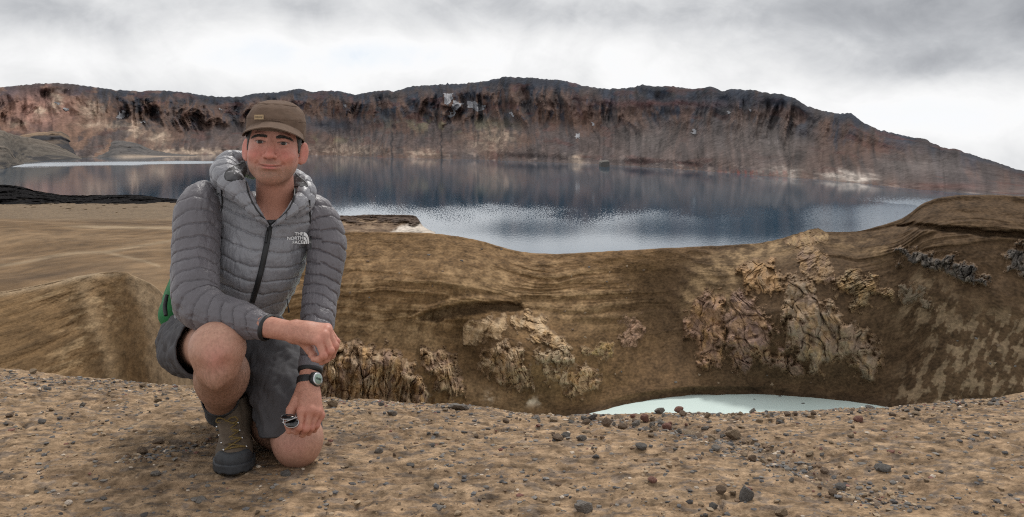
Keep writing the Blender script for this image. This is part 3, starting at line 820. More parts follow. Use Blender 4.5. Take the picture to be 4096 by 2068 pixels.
# ---- craggy outcrops breaking through the wall: draped on it, standing proud by their own relief
def outcrop(label, poly, amp, base, accents, seed, lean=0.3, grain=26.0, up=2, cellk=1.0, rough=1.0, asp=3.0):
    pa = np.asarray(poly, float)
    j0, j1 = np.searchsorted(CR['xq'], [pa[:, 0].min() - 12, pa[:, 0].max() + 12])
    cy = CR['py'][:, (j0 + j1) // 2]
    rows = np.where((CR['py'][:, j0:j1] > pa[:, 1].min() - 12).any(1) & (CR['py'][:, j0:j1] < pa[:, 1].max() + 12).any(1) & (CR['tq'] > 2.0) & (CR['tq'] < 8.9))[0]
    i0, i1 = rows[0], rows[-1] + 1
    def upsample(a):
        a = a[i0:i1, j0:j1]
        ri = np.linspace(0, a.shape[0] - 1, a.shape[0] * up); ci = np.linspace(0, a.shape[1] - 1, a.shape[1] * up)
        r0 = np.minimum(ri.astype(int), a.shape[0] - 2); c0 = np.minimum(ci.astype(int), a.shape[1] - 2)
        fr_ = (ri - r0)[:, None]; fc = (ci - c0)[None]
        return (a[r0][:, c0] * (1 - fr_) * (1 - fc) + a[r0 + 1][:, c0] * fr_ * (1 - fc) + a[r0][:, c0 + 1] * (1 - fr_) * fc + a[r0 + 1][:, c0 + 1] * fr_ * fc)
    px, py, r = upsample(CR['px']), upsample(CR['py']), upsample(CR['r'])
    wx = px + 26 * fbm2(px / 60, py / 60, 5, seed, 0.6); wy = py + 26 * fbm2(px / 50, py / 56, 5, seed + 1, 0.6)
    m = polymask(wx, wy, pa, 40)
    m = sstep(0.15, 1.0, m + 0.42 * fbm2(px / 46, py / 46, 4, seed + 15) * sstep(0.02, 0.4, m))
    u = (px + lean * py) / (grain * 1.5); v = (py - lean * 0.3 * px) / (grain * asp)
    u = u + 0.5 * fbm2(u * 0.5, v, 3, seed + 2)
    f1, f2, cid, fa1 = worley2(u * cellk, v * cellk * 1.15, seed, True)
    g1, g2, cid2, fa2 = worley2(u * cellk * 2.6 + 3, v * cellk * 3.0, seed + 1, True)
    crack = sstep(0.0, 0.16, f2 - f1); crack2 = sstep(0.0, 0.2, g2 - g1)
    rd = ridged2(u * 0.8, v * 0.8, 4, seed + 4); fn = fbm2(u * 2.2, v * 3.0, 4, seed + 5)
    lumps = fbm2(px / 95, py / 120, 3, seed + 6)
    relief = 0.50 + 0.20 * crack + 0.07 * crack2 + 0.62 * fa1 + 0.26 * fa2 + 0.22 * (cid - 0.5) + 0.35 * (rd - 0.5) + 0.08 * fn * rough + 0.55 * lumps
    disp = amp * 0.62 * (m * np.clip(relief, 0.06, 2.2)) - 0.16
    r2 = r - disp
    cc = np.broadcast_to(np.array(base), px.shape + (3,)).copy()
    tone = fbm2(px / 50, py / 70, 4, seed + 7)
    for q, (ac, am) in enumerate(accents):
        cc = mixc(cc, ac, sstep(0.0, 0.35, fbm2(px / 42 + 5 * q, py / 60, 4, seed + 9 + 3 * q)) * am)
    cc = cc * (0.95 + 0.16 * (cid - 0.5) + 0.14 * (cid2 - 0.5) + 0.26 * fn)[..., None] * np.array((1.0, 0.96, 0.90))
    cc = mixc(cc, (0.16, 0.10, 0.055), (1 - sstep(0.25, 0.95, m + 0.25 * fn)) * 0.85)
    f = grid_faces(*px.shape)
    keep = (m.ravel()[f] > 0.03).any(1)
    f = f[keep]
    uq, inv = np.unique(f, return_inverse=True)
    P = unproj(px, py, r2).reshape(-1, 3)[uq]
    me = mesh_np('rock_outcrop', P, inv.reshape(-1, 4), cc.reshape(-1, 3)[uq])
    o = link('rock_outcrop', me, mat_rockface)
    tag(o, label, 'rock outcrop', 'rock outcrops breaking through the crater wall')
    return o
TANR, PURP, OCHR, GREY, PALE, DARK = (0.33, 0.225, 0.135), (0.20, 0.135, 0.115), (0.36, 0.225, 0.105), (0.215, 0.18, 0.14), (0.50, 0.40, 0.28), (0.06, 0.055, 0.052)
outcrop('brown and mauve fluted cliff just right of the kneeling man, above the near edge', [(1180, 1390), (1290, 1330), (1340, 1350), (1440, 1370), (1540, 1385), (1610, 1420), (1680, 1490), (1710, 1560), (1740, 1640), (1180, 1660)],
        5.6, (0.29, 0.195, 0.12), ((PURP, .6), (OCHR, .7), (PALE, .45)), 3, 0.10, 22, asp=6.5)
outcrop('fluted tan crag with pointed pillars left of the smooth brown gully', [(1690, 1410), (1760, 1395), (1800, 1410), (1830, 1480), (1858, 1560), (1850, 1610), (1810, 1615), (1760, 1560), (1735, 1500), (1690, 1470)],
        5.0, TANR, ((OCHR, .6), (PURP, .5), (PALE, .3)), 7, -0.15, 22, asp=6.0)
outcrop('smooth pale tan slab under the dark overhanging ledge', [(1860, 1330), (1900, 1285), (2020, 1258), (2035, 1300), (2010, 1340), (1930, 1365), (1870, 1370)], 2.4, (0.38, 0.27, 0.165), ((PALE, .4),), 11, 0.1, 60, cellk=0.7, rough=0.6)
outcrop('ochre and white craggy rib in the centre of the crater wall', [(1920, 1450), (1960, 1390), (2010, 1370), (2060, 1380), (2100, 1440), (2130, 1500), (2120, 1560), (2060, 1560), (2010, 1530), (1950, 1500), (1925, 1480)],
        4.0, TANR, ((OCHR, .7), (PALE, .55), (PURP, .3)), 13, -0.25, 24, asp=5.0)
outcrop('pale streaked spine of rock running down from the ledge', [(2050, 1270), (2110, 1240), (2150, 1250), (2220, 1330), (2290, 1390), (2250, 1400), (2160, 1370), (2090, 1330)], 2.6, (0.40, 0.28, 0.165), ((PALE, .6), (OCHR, .5)), 17, -0.7, 26)
outcrop('greyish tan fluted knob at the lower centre of the crater wall', [(2140, 1400), (2190, 1385), (2270, 1390), (2290, 1440), (2270, 1475), (2200, 1475), (2150, 1450)], 3.4, (0.36, 0.28, 0.19), ((PALE, .4), (OCHR, .4)), 19, 0.0, 20)
outcrop('scattered ochre crags low on the wall above the milky pool', [(2180, 1490), (2260, 1470), (2340, 1470), (2400, 1500), (2390, 1540), (2330, 1575), (2280, 1580), (2240, 1540)], 2.6, TANR, ((OCHR, .7), (PALE, .4)), 23, -0.2, 22)
outcrop('small yellowish crag left of the broad dark gully', [(2330, 1400), (2400, 1375), (2460, 1390), (2450, 1430), (2380, 1440)], 2.2, (0.30, 0.22, 0.10), ((OCHR, .6), (GREY, .4)), 29, 0.1, 20)
outcrop('small pinkish crag left of the broad dark gully', [(2490, 1310), (2540, 1260), (2575, 1290), (2565, 1350), (2500, 1390), (2480, 1360)], 2.2, (0.33, 0.215, 0.15), ((PURP, .5),), 31, 0.2, 20)
outcrop('tall orange and mauve crag left of the narrow gully in the right wall', [(2740, 1270), (2790, 1180), (2860, 1160), (2895, 1200), (2890, 1300), (2895, 1400), (2870, 1470), (2820, 1465), (2790, 1400), (2745, 1330)],
        4.2, (0.30, 0.19, 0.12), ((OCHR, .6), (PURP, .6)), 37, 0.05, 40, cellk=0.9)
outcrop('purplish crag with long diagonal cracks in the right wall', [(2900, 1190), (2950, 1150), (3020, 1200), (3080, 1300), (3100, 1400), (3200, 1450), (3245, 1500), (3200, 1515), (3110, 1470), (3010, 1440), (2980, 1480), (2950, 1490), (2905, 1400)],
        4.4, (0.245, 0.165, 0.125), ((PURP, .8), (OCHR, .4)), 41, -0.5, 36)
outcrop('orange blocky crag at the head of the right wall', [(2950, 1080), (3010, 1045), (3090, 1050), (3140, 1110), (3130, 1170), (3050, 1170), (2980, 1160)], 4.2, (0.35, 0.225, 0.125), ((OCHR, .6), (GREY, .4)), 43, 0.1, 40, cellk=1.1)
outcrop('largest grey tan rock face in the right wall, cut by long joints', [(3150, 1110), (3190, 1090), (3260, 1170), (3330, 1240), (3400, 1290), (3470, 1330), (3530, 1420), (3520, 1480), (3480, 1520), (3430, 1500), (3390, 1440), (3330, 1430), (3280, 1490), (3230, 1480), (3160, 1400), (3130, 1300)],
        5.0, (0.265, 0.20, 0.14), ((GREY, .6), (OCHR, .4), (PURP, .4)), 47, -0.25, 48, cellk=0.9)
outcrop('thin bedded yellowish crag stepping down the right wall', [(3340, 1120), (3400, 1085), (3480, 1110), (3560, 1170), (3570, 1195), (3490, 1190), (3480, 1230), (3420, 1235), (3390, 1180), (3340, 1160)],
        3.8, (0.27, 0.20, 0.115), ((OCHR, .5), (GREY, .4)), 53, 1.8, 26)
outcrop('bedded crag below the sharp knob on the rim', [(3180, 1010), (3240, 985), (3300, 1010), (3330, 1080), (3320, 1130), (3240, 1100), (3190, 1060)], 2.6, (0.27, 0.19, 0.12), ((PURP, .5), (OCHR, .4)), 57, 1.2, 24)
outcrop('dark grey jointed lava ledge in the upper right wall', [(3570, 1010), (3610, 990), (3690, 1010), (3800, 1030), (3880, 1060), (3960, 1110), (3950, 1135), (3870, 1130), (3800, 1100), (3700, 1070), (3600, 1040)],
        4.2, (0.085, 0.078, 0.074), ((DARK, .6), ((0.19, 0.165, 0.14), .5)), 61, 0.2, 22, cellk=1.1)
outcrop('dark grey jointed lava crag at the right edge of the picture', [(4010, 1010), (4060, 985), (4200, 960), (4300, 1000), (4280, 1080), (4120, 1110), (4060, 1090)], 3.6, (0.095, 0.087, 0.082), ((DARK, .6), ((0.20, 0.17, 0.145), .5)), 67, 0.2, 22)
outcrop('grey rounded crag below the dark lava ledge', [(3600, 1170), (3650, 1140), (3720, 1170), (3730, 1210), (3660, 1225), (3610, 1210)], 2.4, (0.19, 0.155, 0.115), ((GREY, .5),), 71, 0.6, 26)
outcrop('jagged little crag crowning the crater rim', [(3140, 965), (3200, 935), (3245, 924), (3280, 919), (3305, 934), (3290, 985), (3200, 1010)], 1.6, (0.33, 0.235, 0.135), ((OCHR, .4), (PURP, .3)), 73, -0.8, 24)

# ------------------------------------------------------------------ milky pool
xq2 = np.linspace(900, 4700, 160); pyq = np.linspace(1530, 2500, 60)
PX, Y = np.meshgrid(xq2, pyq)
pool_m, t, b = new_mat('milky_water')
nz_ = obj_noise(t, 0.05, 4)
t.l(t.ramp(nz_, [(0.3, (0.60, 0.73, 0.69)), (0.7, (0.67, 0.78, 0.745))]), b.inputs['Base Color'])
b.inputs['Roughness'].default_value = 0.25
b.inputs['Specular IOR Level'].default_value = 0.35
bn = t.n('ShaderNodeBump', i_Strength=0.25, i_Distance=0.05)
t.l(obj_noise(t, 1.2, 3), bn.inputs['Height']); t.l(bn.outputs[0], b.inputs['Normal'])
terrain('crater_pool', PX, Y, r_at(Y, POOL_Z), None, pool_m)

# ------------------------------------------------------------------ rounded spur of the near rim at the left
cr = np.array([(-1000, 1290, 74), (-400, 1215, 86), (0, 1168, 96), (120, 1146, 100), (250, 1118, 104), (330, 1101, 106), (420, 1089, 107), (490, 1088, 106), (545, 1108, 103), (600, 1132, 100), (660, 1182, 94), (720, 1255, 86), (800, 1390, 74), (880, 1560, 64), (1000, 1800, 54)], float)
xq = np.linspace(-1000, 1000, 560)
yr = pchip(cr[:, 0], cr[:, 1], xq) + 1.3 * fbm2(xq / 50, xq * 0, 3, 2); rr = pchip(cr[:, 0], cr[:, 2], xq)
fy = np.array([1.0, .70, .40, .18, .05, 0.0]); fr_ = np.array([.80, .855, .905, .95, .983, 1.0])
ybot = np.maximum(1900, yr + 200)
Yk = np.concatenate([(yr[:, None] + (ybot - yr)[:, None] * fy), y_at(rr * 1.05, ZC - (yr - HOR) / F * rr - 3.0)[:, None], y_at(rr * 1.45, -52)[:, None]], 1)
Rk = np.concatenate([rr[:, None] * fr_, rr[:, None] * 1.05, rr[:, None] * 1.45], 1)
tq = np.concatenate([np.linspace(0, 5, 330), np.linspace(5.05, 7, 24)])
Y = pchip(np.arange(8.0), Yk.T, tq); R = pchip(np.arange(8.0), Rk.T, tq)
PX = np.broadcast_to(xq[None], Y.shape); XM = (PX - 2048) / F * R; ZM = ZC - (Y - HOR) / F * R
ZM = arclen(R, ZM)
ZM = ZM - ZM[330:331]
nb = fbm2(XM / 6, ZM / 6, 5, 3); nf = fbm2(XM / 1.1, ZM / 1.2, 5, 13); nz = fbm2(XM / 16, ZM / 14, 3, 23)
env = (1 - sstep(4.6, 5.0, tq))[:, None] * np.ones_like(Y)
# the fold that runs down the face, and the paler flank right of it
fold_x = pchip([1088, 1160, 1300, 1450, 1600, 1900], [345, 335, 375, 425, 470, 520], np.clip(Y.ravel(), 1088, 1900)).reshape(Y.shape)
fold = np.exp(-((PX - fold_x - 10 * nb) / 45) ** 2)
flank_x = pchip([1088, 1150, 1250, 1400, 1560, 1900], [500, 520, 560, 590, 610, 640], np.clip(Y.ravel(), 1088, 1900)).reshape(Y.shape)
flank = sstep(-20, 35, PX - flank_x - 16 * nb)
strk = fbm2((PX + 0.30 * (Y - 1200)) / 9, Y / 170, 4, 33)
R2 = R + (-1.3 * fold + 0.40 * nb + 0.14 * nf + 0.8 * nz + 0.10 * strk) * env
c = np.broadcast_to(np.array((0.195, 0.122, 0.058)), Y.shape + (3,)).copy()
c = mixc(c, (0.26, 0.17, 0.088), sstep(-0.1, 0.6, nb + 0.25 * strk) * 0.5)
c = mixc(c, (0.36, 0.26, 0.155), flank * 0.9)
pts_m = sstep(0.22, 0.5, fbm2(XM / 2.4, ZM / 1.7, 5, 43))
c = mixc(c, (0.36, 0.25, 0.135), pts_m * (blob(PX, Y, 290, 1400, 110, 130, 20) + blob(PX, Y, 400, 1240, 110, 90) + 0.8 * blob(PX, Y, 200, 1190, 160, 40) + 0.5 * fold) * 0.85)
c = mixc(c, (0.33, 0.235, 0.135), fold * 0.55)
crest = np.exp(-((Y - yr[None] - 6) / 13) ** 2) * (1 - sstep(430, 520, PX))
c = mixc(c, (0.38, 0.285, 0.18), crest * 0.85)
c *= (0.84 * (1 + 0.36 * nf + 0.14 * nb + 0.25 * n2(XM / 0.25, ZM / 0.22, 71)))[..., None] * np.array((0.97, 0.96, 0.98))
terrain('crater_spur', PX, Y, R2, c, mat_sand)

# ------------------------------------------------------------------ foreground: trodden tan ground of the near rim
crest_x = np.array([-1500, -600, 0, 300, 650, 1000, 1300, 1600, 1900, 2080, 2250, 2450, 2700, 3000, 3300, 3600, 3900, 4096, 4600, 5600], float)
crest_y = np.array([1440, 1470, 1492, 1512, 1548, 1580, 1603, 1612, 1628, 1655, 1670, 1669, 1661, 1657, 1652, 1638, 1606, 1578, 1545, 1500], float)
crest_r = np.array([3.9, 3.9, 3.9, 3.9, 3.85, 3.8, 3.75, 3.75, 3.75, 3.7, 3.7, 3.7, 3.7, 3.75, 3.8, 3.85, 3.9, 4.0, 4.1, 4.2], float)
def ground_base(x, y):
    """height of the trodden ground without its small relief; x, y arrays in metres"""
    x = np.asarray(x, float); y = np.asarray(y, float)
    px = 2048 + F * x / np.maximum(y, 0.3)
    cyv = np.interp(px, crest_x, crest_y); crv = np.interp(px, crest_x, crest_r)
    zc_ = ZC - (cyv - HOR) / F * crv
    t = np.clip((y - 2.55) / (crv - 2.55), 0, 1)
    z = zc_ * t * t * (1.25 - 0.25 * t)
    over = np.maximum(y - crv, 0)
    s0 = 2 * zc_ / (crv - 2.55) * 0.8
    z = z + over * np.clip(s0, -0.4, 0) - 0.42 * (np.sqrt(over * over + 0.25) - 0.5) * 1.5
    return z
def rill(x, y):
    """the stony rill on the right and the shallow ones left of it: 1 in the channel"""
    a = np.exp(-(((x - (0.98 - 0.62 * (y - 2.3))) + 0.10 * n2(y * 2.1, y * 0, 3)) / 0.085) ** 2) * sstep(2.25, 2.5, y)
    b_ = np.exp(-(((x - (-0.62 + 0.50 * (y - 2.6))) + 0.06 * n2(y * 3.1, y * 0, 4)) / 0.035) ** 2) * sstep(2.5, 2.7, y) * (1 - sstep(2.9, 3.05, y))
    d = np.exp(-(((x - (-1.15 + 0.75 * (y - 2.5))) + 0.05 * n2(y * 3.7, y * 0, 6)) / 0.028) ** 2) * sstep(2.55, 2.7, y) * (1 - sstep(3.0, 3.15, y))
    return a, b_, d
def ground_z(x, y):
    x = np.asarray(x, float); y = np.asarray(y, float)
    z = ground_base(x, y)
    near = 1 - sstep(8, 20, y)
    a, b_, d = rill(x, y)
    rel = 0.012 * fbm2(x / 0.85, y / 0.85, 3, 3) + 0.0052 * fbm2(x / 0.10, y / 0.06, 5, 13, 0.68) - 0.022 * a - 0.016 * b_ - 0.014 * d
    # crusty slabs: small steps
    st = fbm2(x / 0.30, y / 0.22, 4, 23)
    rel = rel + 0.005 * (sstep(0.0, 0.03, st) - 0.5) + 0.004 * (sstep(0.28, 0.31, st)) + 0.004 * sstep(-0.30, -0.27, st)
    # level the spots that carry the man
    for cx, cy, rad in ((-0.80, 2.58, 0.22), (-0.61, 2.58, 0.20), (-0.78, 2.95, 0.2)):
        q = np.exp(-(((x - cx) ** 2 + (y - cy) ** 2) / rad ** 2) ** 2)
        rel = rel * (1 - 0.85 * q)
    return z + rel * near
xs = np.linspace(-1500, 5600, 900)
ys_ = np.concatenate([[0.35, 0.8, 1.3, 1.7], np.linspace(1.95, 4.25, 420), np.geomspace(4.3, 95, 36)])
PX, Yd = np.meshgrid(xs, ys_)
X = (PX - 2048) / F * Yd
Z = ground_z(X, Yd)
far = sstep(6, 60, Yd)
Z = lerp(Z, np.maximum(Z, -57.5), far)
a, b_, d = rill(X, Yd)
nb = fbm2(X / 0.45, Yd / 0.35, 5, 33); nf = fbm2(X / 0.06, Yd / 0.055, 4, 43); nm = fbm2(X / 1.4, Yd / 1.0, 3, 53)
st = fbm2(X / 0.30, Yd / 0.22, 4, 23)
c = np.broadcast_to(np.array((0.330, 0.236, 0.148)), X.shape + (3,)).copy()
c = mixc(c, (0.215, 0.150, 0.094), sstep(-0.1, 0.5, nb + 0.5 * nm) * 0.40)
flk = fbm2(X / 0.20, Yd / 0.022, 4, 93)
c = mixc(c, (0.175, 0.122, 0.078), sstep(0.10, 0.45, flk) * 0.55)
c = mixc(c, (0.41, 0.305, 0.20), sstep(0.12, 0.5, -flk) * 0.35)
cf1, cf2, cci = worley2(X / 0.42 + 0.5 * nb, Yd / 0.34 + 0.4 * nm, 5)
crk = (1 - sstep(0.015, 0.05, cf2 - cf1)) * sstep(0.1, 0.4, fbm2(X / 0.7, Yd / 0.6, 3, 97))
c = mixc(c, (0.10, 0.068, 0.045), crk * 0.8)
Z = Z - 0.010 * crk * (Yd < 4.2)
c = mixc(c, (0.40, 0.295, 0.190), sstep(0.05, 0.45, fbm2(X / 0.22, Yd / 0.11, 5, 63)) * 0.55)
c = mixc(c, (0.150, 0.132, 0.118), sstep(0.26, 0.36, fbm2(X / 0.06, Yd / 0.035, 3, 73)) * 0.60)
c = mixc(c, (0.19, 0.15, 0.115), np.clip(a * 0.5 + b_ * 0.5 + d * 0.4, 0, 1))
c *= (0.80 * (1 + 0.50 * nf + 0.10 * nm + 0.28 * n2(X / 0.016, Yd / 0.014, 83)))[..., None] * np.array((1.02, 0.97, 0.95))
mat_ground = mat_vcol('trodden_ground', 0.95, ((28.0, 0.18), (150.0, 0.28)), (110.0, 0.8, 0.006), 0.12, bump2=(26.0, 0.5, 0.02))
me = mesh_np('ground', np.stack([X, Yd, Z], -1).reshape(-1, 3), grid_faces(*X.shape), c.reshape(-1, 3))
ground = tag(link('ground', me, mat_ground), kind='structure')


# ================================================================== stones on the foreground
def ground_hit(px, py):
    """world point of the trodden ground seen at a pixel"""
    d = np.linspace(1.7, 4.6, 900)
    x = (px - 2048) / F * d
    gap = ZC - (py - HOR) / F * d - ground_z(x, d)
    i = np.argmax(gap < 0)
    if not (gap < 0).any():
        i = int(np.argmin(gap))
    return np.array((x[i], d[i], float(ground_z(x[i], d[i]))))
def stone_mesh(name, seed, sub, flat=0.75, facets=10):
    r_ = np.random.default_rng(seed)
    bm = bmesh.new()
    bmesh.ops.create_icosphere(bm, subdivisions=sub, radius=1.0)
    v = np.array([q.co[:] for q in bm.verts]); fc = np.array([[q.index for q in f.verts] for f in bm.faces])
    bm.free()
    n = r_.normal(size=(facets, 3)); n /= np.linalg.norm(n, axis=1)[:, None]
    off = 0.50 + 0.42 * r_.random(facets)
    dots = v @ n.T
    rad = np.where(dots > 0.05, off / np.maximum(dots, 0.05), 9.0).min(1)
    rad = np.minimum(rad, 1.15)
    v = v * rad[:, None] * (1 + 0.07 * fbm3(v * 2.6 + seed, 4, seed % 7))[:, None]
    v = v * np.array((1.0, 0.82 + 0.2 * r_.random(), flat))
    v /= np.abs(v[:, 0]).max()
    return v, fc
def stone_mat(name, c1, c2):
    m, t, b = new_mat(name)
    nz = obj_noise(t, 3.0, 5, 0.65)
    nz2 = obj_noise(t, 14.0, 3, 0.6)
    col = t.mix(t.smooth(nz2, 0.42, 0.72), t.ramp(nz, [(0.3, c1), (0.72, c2)]), tuple(min(1, x * 1.35) for x in c2))
    t.l(col, b.inputs['Base Color'])
    b.inputs['Roughness'].default_value = 0.9
    b.inputs['Specular IOR Level'].default_value = 0.25
    bn = t.n('ShaderNodeBump', i_Strength=0.6, i_Distance=0.08)
    t.l(obj_noise(t, 7.0, 4, 0.6), bn.inputs['Height']); t.l(bn.outputs[0], b.inputs['Normal'])
    return m
SM = {'dark grey': stone_mat('stone_dark', (0.072, 0.066, 0.061), (0.145, 0.132, 0.120)), 'grey': stone_mat('stone_grey', (0.125, 0.112, 0.100), (0.215, 0.190, 0.165)),
      'tan': stone_mat('stone_tan', (0.165, 0.118, 0.076), (0.27, 0.20, 0.135)), 'brown': stone_mat('stone_brown', (0.105, 0.072, 0.050), (0.185, 0.132, 0.092)),
      'reddish': stone_mat('stone_red', (0.150, 0.072, 0.055), (0.23, 0.12, 0.092)), 'whitish': stone_mat('stone_white', (0.50, 0.40, 0.32), (0.66, 0.57, 0.48))}
STM = {}
for kname in SM:
    for vi in range(4):
        fl = (0.80, 0.62, 0.45, 0.9)[vi]
        v_, f_ = stone_mesh('rock', 17 * vi + len(kname), 3 if vi in (0, 3) else 2, fl)
        me = mesh_np('rock', v_, f_, None, False)
        me.materials.append(SM[kname]); STM[kname, vi] = me
GROUP = 'stones lying on the near crater rim'
def put_rock(x, y, w, col, vi, sink=0.25, rz=None, tall=1.0):
    """w is the stone's width in metres"""
    o = bpy.data.objects.new('rock', STM[col, vi]); COL.objects.link(o)
    s = w / 2
    fl = (0.80, 0.62, 0.45, 0.9)[vi] * tall
    o.scale = (s, s, s * tall)
    o.rotation_euler = (rnd.uniform(-0.25, 0.25), rnd.uniform(-0.25, 0.25), rnd.uniform(0, 6.28) if rz is None else rz)
    o.location = (x, y, float(ground_z(x, y)) + s * fl * (0.86 - 2 * sink))
    return o
NAMED = [  # px, py of the foot, width in px, colour, variant, tall, label
    (2335, 2052, 74, 'grey', 0, 1.15, 'rounded grey brown stone alone at the bottom centre of the ground'),
    (2992, 2008, 64, 'dark grey', 3, 1.6, 'tall dark stone standing upright at the lower end of the stony rill'),
    (2428, 1708, 48, 'brown', 0, 1.2, 'upright brown stone at the rim where the milky pool begins'),
    (2640, 1660, 42, 'grey', 0, 1.0, 'grey stone on the rim in front of the milky pool, left of a reddish one'),
    (2716, 1652, 42, 'reddish', 1, 1.0, 'reddish rounded stone on the rim in front of the milky pool'),
    (3015, 1648, 30, 'grey', 3, 1.1, 'grey upright stone on the rim before the middle of the milky pool'),
    (2227, 1764, 54, 'brown', 1, 1.0, 'broad brown stone left of two smaller ones below the pool'),
    (2267, 1750, 34, 'dark grey', 0, 1.1, 'dark stone leaning behind a broad brown stone below the pool'),
    (2327, 1766, 42, 'grey', 0, 1.0, 'grey stone right of the broad brown stone below the pool'),
    (2566, 1806, 46, 'dark grey', 0, 1.0, 'dark angular stone at the head of the stony rill'),
    (2763, 1746, 62, 'tan', 2, 1.0, 'long tan stone half sunk in the ground below the pool'),
    (2937, 1762, 60, 'tan', 1, 1.0, 'tan stone lying against a darker one below the pool'),
    (3532, 1888, 72, 'dark grey', 2, 1.1, 'large flat dark stone on the open ground at the right'),
    (3366, 1966, 46, 'dark grey', 1, 1.0, 'dark pitted stone on the open ground at the lower right'),
    (3245, 1826, 38, 'tan', 1, 1.0, 'tan stone with a dark one above it right of the rill'),
    (3483, 1632, 46, 'dark grey', 2, 1.0, 'flat dark stone on the rim at the right end of the pool'),
    (1566, 1664, 42, 'grey', 0, 1.0, 'blocky grey stone just below the rim right of the man'),
    (1903, 1750, 26, 'brown', 1, 1.0, 'small dark brown stone alone on the pale ground right of the man'),
    (1727, 1790, 30, 'dark grey', 1, 1.0, 'small black stone alone on the pale ground right of the man'),
    (1517, 1818, 44, 'grey', 1, 1.0, 'grey brown stone at the upper end of the short furrow right of the man'),
    (1640, 1868, 32, 'dark grey', 0, 1.0, 'dark stone at the lower end of the short furrow right of the man'),
    (1139, 1908, 44, 'dark grey', 1, 1.0, 'dark stone on the ground in front of the lowered knee'),
    (264, 2030, 34, 'whitish', 1, 1.0, 'whitish pebble on the ground at the lower left'),
    (405, 2004, 34, 'dark grey', 2, 1.0, 'dark flat stone right of a whitish pebble at the lower left'),
    (565, 1822, 44, 'brown', 3, 1.2, 'brown upright stone in the shallow furrow left of the boot'),
    (625, 1780, 52, 'brown', 2, 1.0, 'dark clod above the shallow furrow left of the boot'),
    (617, 1908, 48, 'grey', 2, 1.0, 'flat blue grey stone on the ground left of the boot'),
    (163, 1698, 38, 'dark grey', 1, 1.0, 'dark stone beside a brown clod at the left of the ground'),
    (33, 1672, 42, 'brown', 1, 1.0, 'brown stone at the left edge of the ground'),
    (185, 1562, 32, 'dark grey', 1, 1.0, 'dark stone near the rim at the upper left of the ground'),
    (125, 1496, 30, 'tan', 0, 1.0, 'tan round stone standing up on the rim at the far left'),
    (568, 1552, 28, 'tan', 0, 1.0, 'tan round stone standing on the rim left of the man'),
    (628, 1612, 28, 'tan', 1, 1.0, 'pale stone between the rim and the man at his left'),
    (326, 1630, 30, 'grey', 1, 1.0, 'grey stone at the end of a line of gravel at the left'),
    (793, 2010, 80, 'grey', 2, 0.6, 'wide flat grey slab on the ground below the boot'),
    (1840, 1640, 100, 'grey', 2, 0.7, 'long flat pale slab on the rim left of the milky pool'),
    (2610, 1946, 42, 'reddish', 1, 1.0, 'reddish stone at the left edge of the stony rill'),
    (2885, 1980, 48, 'brown', 0, 1.0, 'brown stone left of the tall upright stone'),
    (2937, 1990, 30, 'tan', 1, 1.0, 'small tan stone touching the foot of the tall upright stone'),
    (2861, 2040, 36, 'dark grey', 3, 1.0, 'dark stone at the lower edge, left of the tall upright stone'),
    (3131, 2068, 54, 'tan', 1, 1.0, 'tan rounded stone at the bottom edge below the tall upright stone'),
    (3953, 1744, 24, 'dark grey', 1, 1.0, 'small dark stone alone near the right edge of the ground'),
    (3410, 1754, 28, 'tan', 0, 1.0, 'small round tan stone on the open ground right of the pool'),
    (1330, 1632, 42, 'tan', 1, 1.0, 'pale tan stone on the rim just right of the lowered hand'),
]
taken = []
for px_, py_, w_, col_, vi_, tall_, lab_ in NAMED:
    p_ = ground_hit(px_, py_ - 2)
    o = put_rock(p_[0], p_[1] + 0.01, w_ / F * p_[1] * 1.04, col_, vi_, 0.16, rnd.uniform(-0.4, 0.4), tall_)
    tag(o, lab_, 'stone', GROUP)
    taken.append((p_[0], p_[1], w_ / F * p_[1]))
# the many smaller stones: along the rim, down the rill and strewn over the open ground
cols_w = (['dark grey'] * 3 + ['grey'] * 6 + ['brown'] * 5 + ['tan'] * 6 + ['reddish'])
count = 0
tries = 0
pend = []
while count < 235 and tries < 6000:
    tries += 1
    zone = rnd.choices(('rim', 'rill', 'open'), (0.52, 0.22, 0.26))[0]
    if zone == 'rim':
        px_ = rnd.uniform(0, 4096) if rnd.random() < 0.55 else rnd.gauss(2750, 380)
        if px_ < 2000 and rnd.random() < 0.45:
            continue
        py_ = np.interp(px_, crest_x, crest_y) + abs(rnd.gauss(0, 26)) + 3
        w_ = (14 + 28 * rnd.random() ** 1.6) * (1.0 if px_ > 1900 else 0.68)
    elif zone == 'rill':
        t_ = rnd.random(); y_ = 2.35 + 1.1 * t_
        x_ = 0.98 - 0.62 * (y_ - 2.3) + rnd.gauss(0, 0.06)
        w_ = rnd.uniform(14, 44)
        px_ = 2048 + F * x_ / y_; py_ = HOR + F * (ZC - float(ground_z(x_, y_))) / y_
    else:
        px_ = rnd.uniform(-60, 4150); py_ = rnd.uniform(1640, 2075); w_ = 9 + 20 * rnd.random() ** 2.2
    if 760 < px_ < 1300 and py_ > 1590 and zone == 'open' and py_ < 1910:
        continue
    p_ = ground_hit(px_, py_)
    if p_[1] > 4.2 or p_[1] < 2.1:
        continue
    wm = w_ / F * p_[1]
    if any((p_[0] - a) ** 2 + (p_[1] - b) ** 2 < ((wm + c_) * 0.45) ** 2 for a, b, c_ in taken):
        continue
    taken.append((p_[0], p_[1], wm))
    col_ = rnd.choice(cols_w if zone != 'open' else ['tan', 'tan', 'grey', 'grey', 'brown', 'brown', 'dark grey'])
    o = put_rock(p_[0], p_[1], wm, col_, rnd.choice((0, 1, 1, 2, 2, 3)), rnd.uniform(0.16, 0.42))
    pend.append((o, px_, py_, w_, col_, zone))
    count += 1
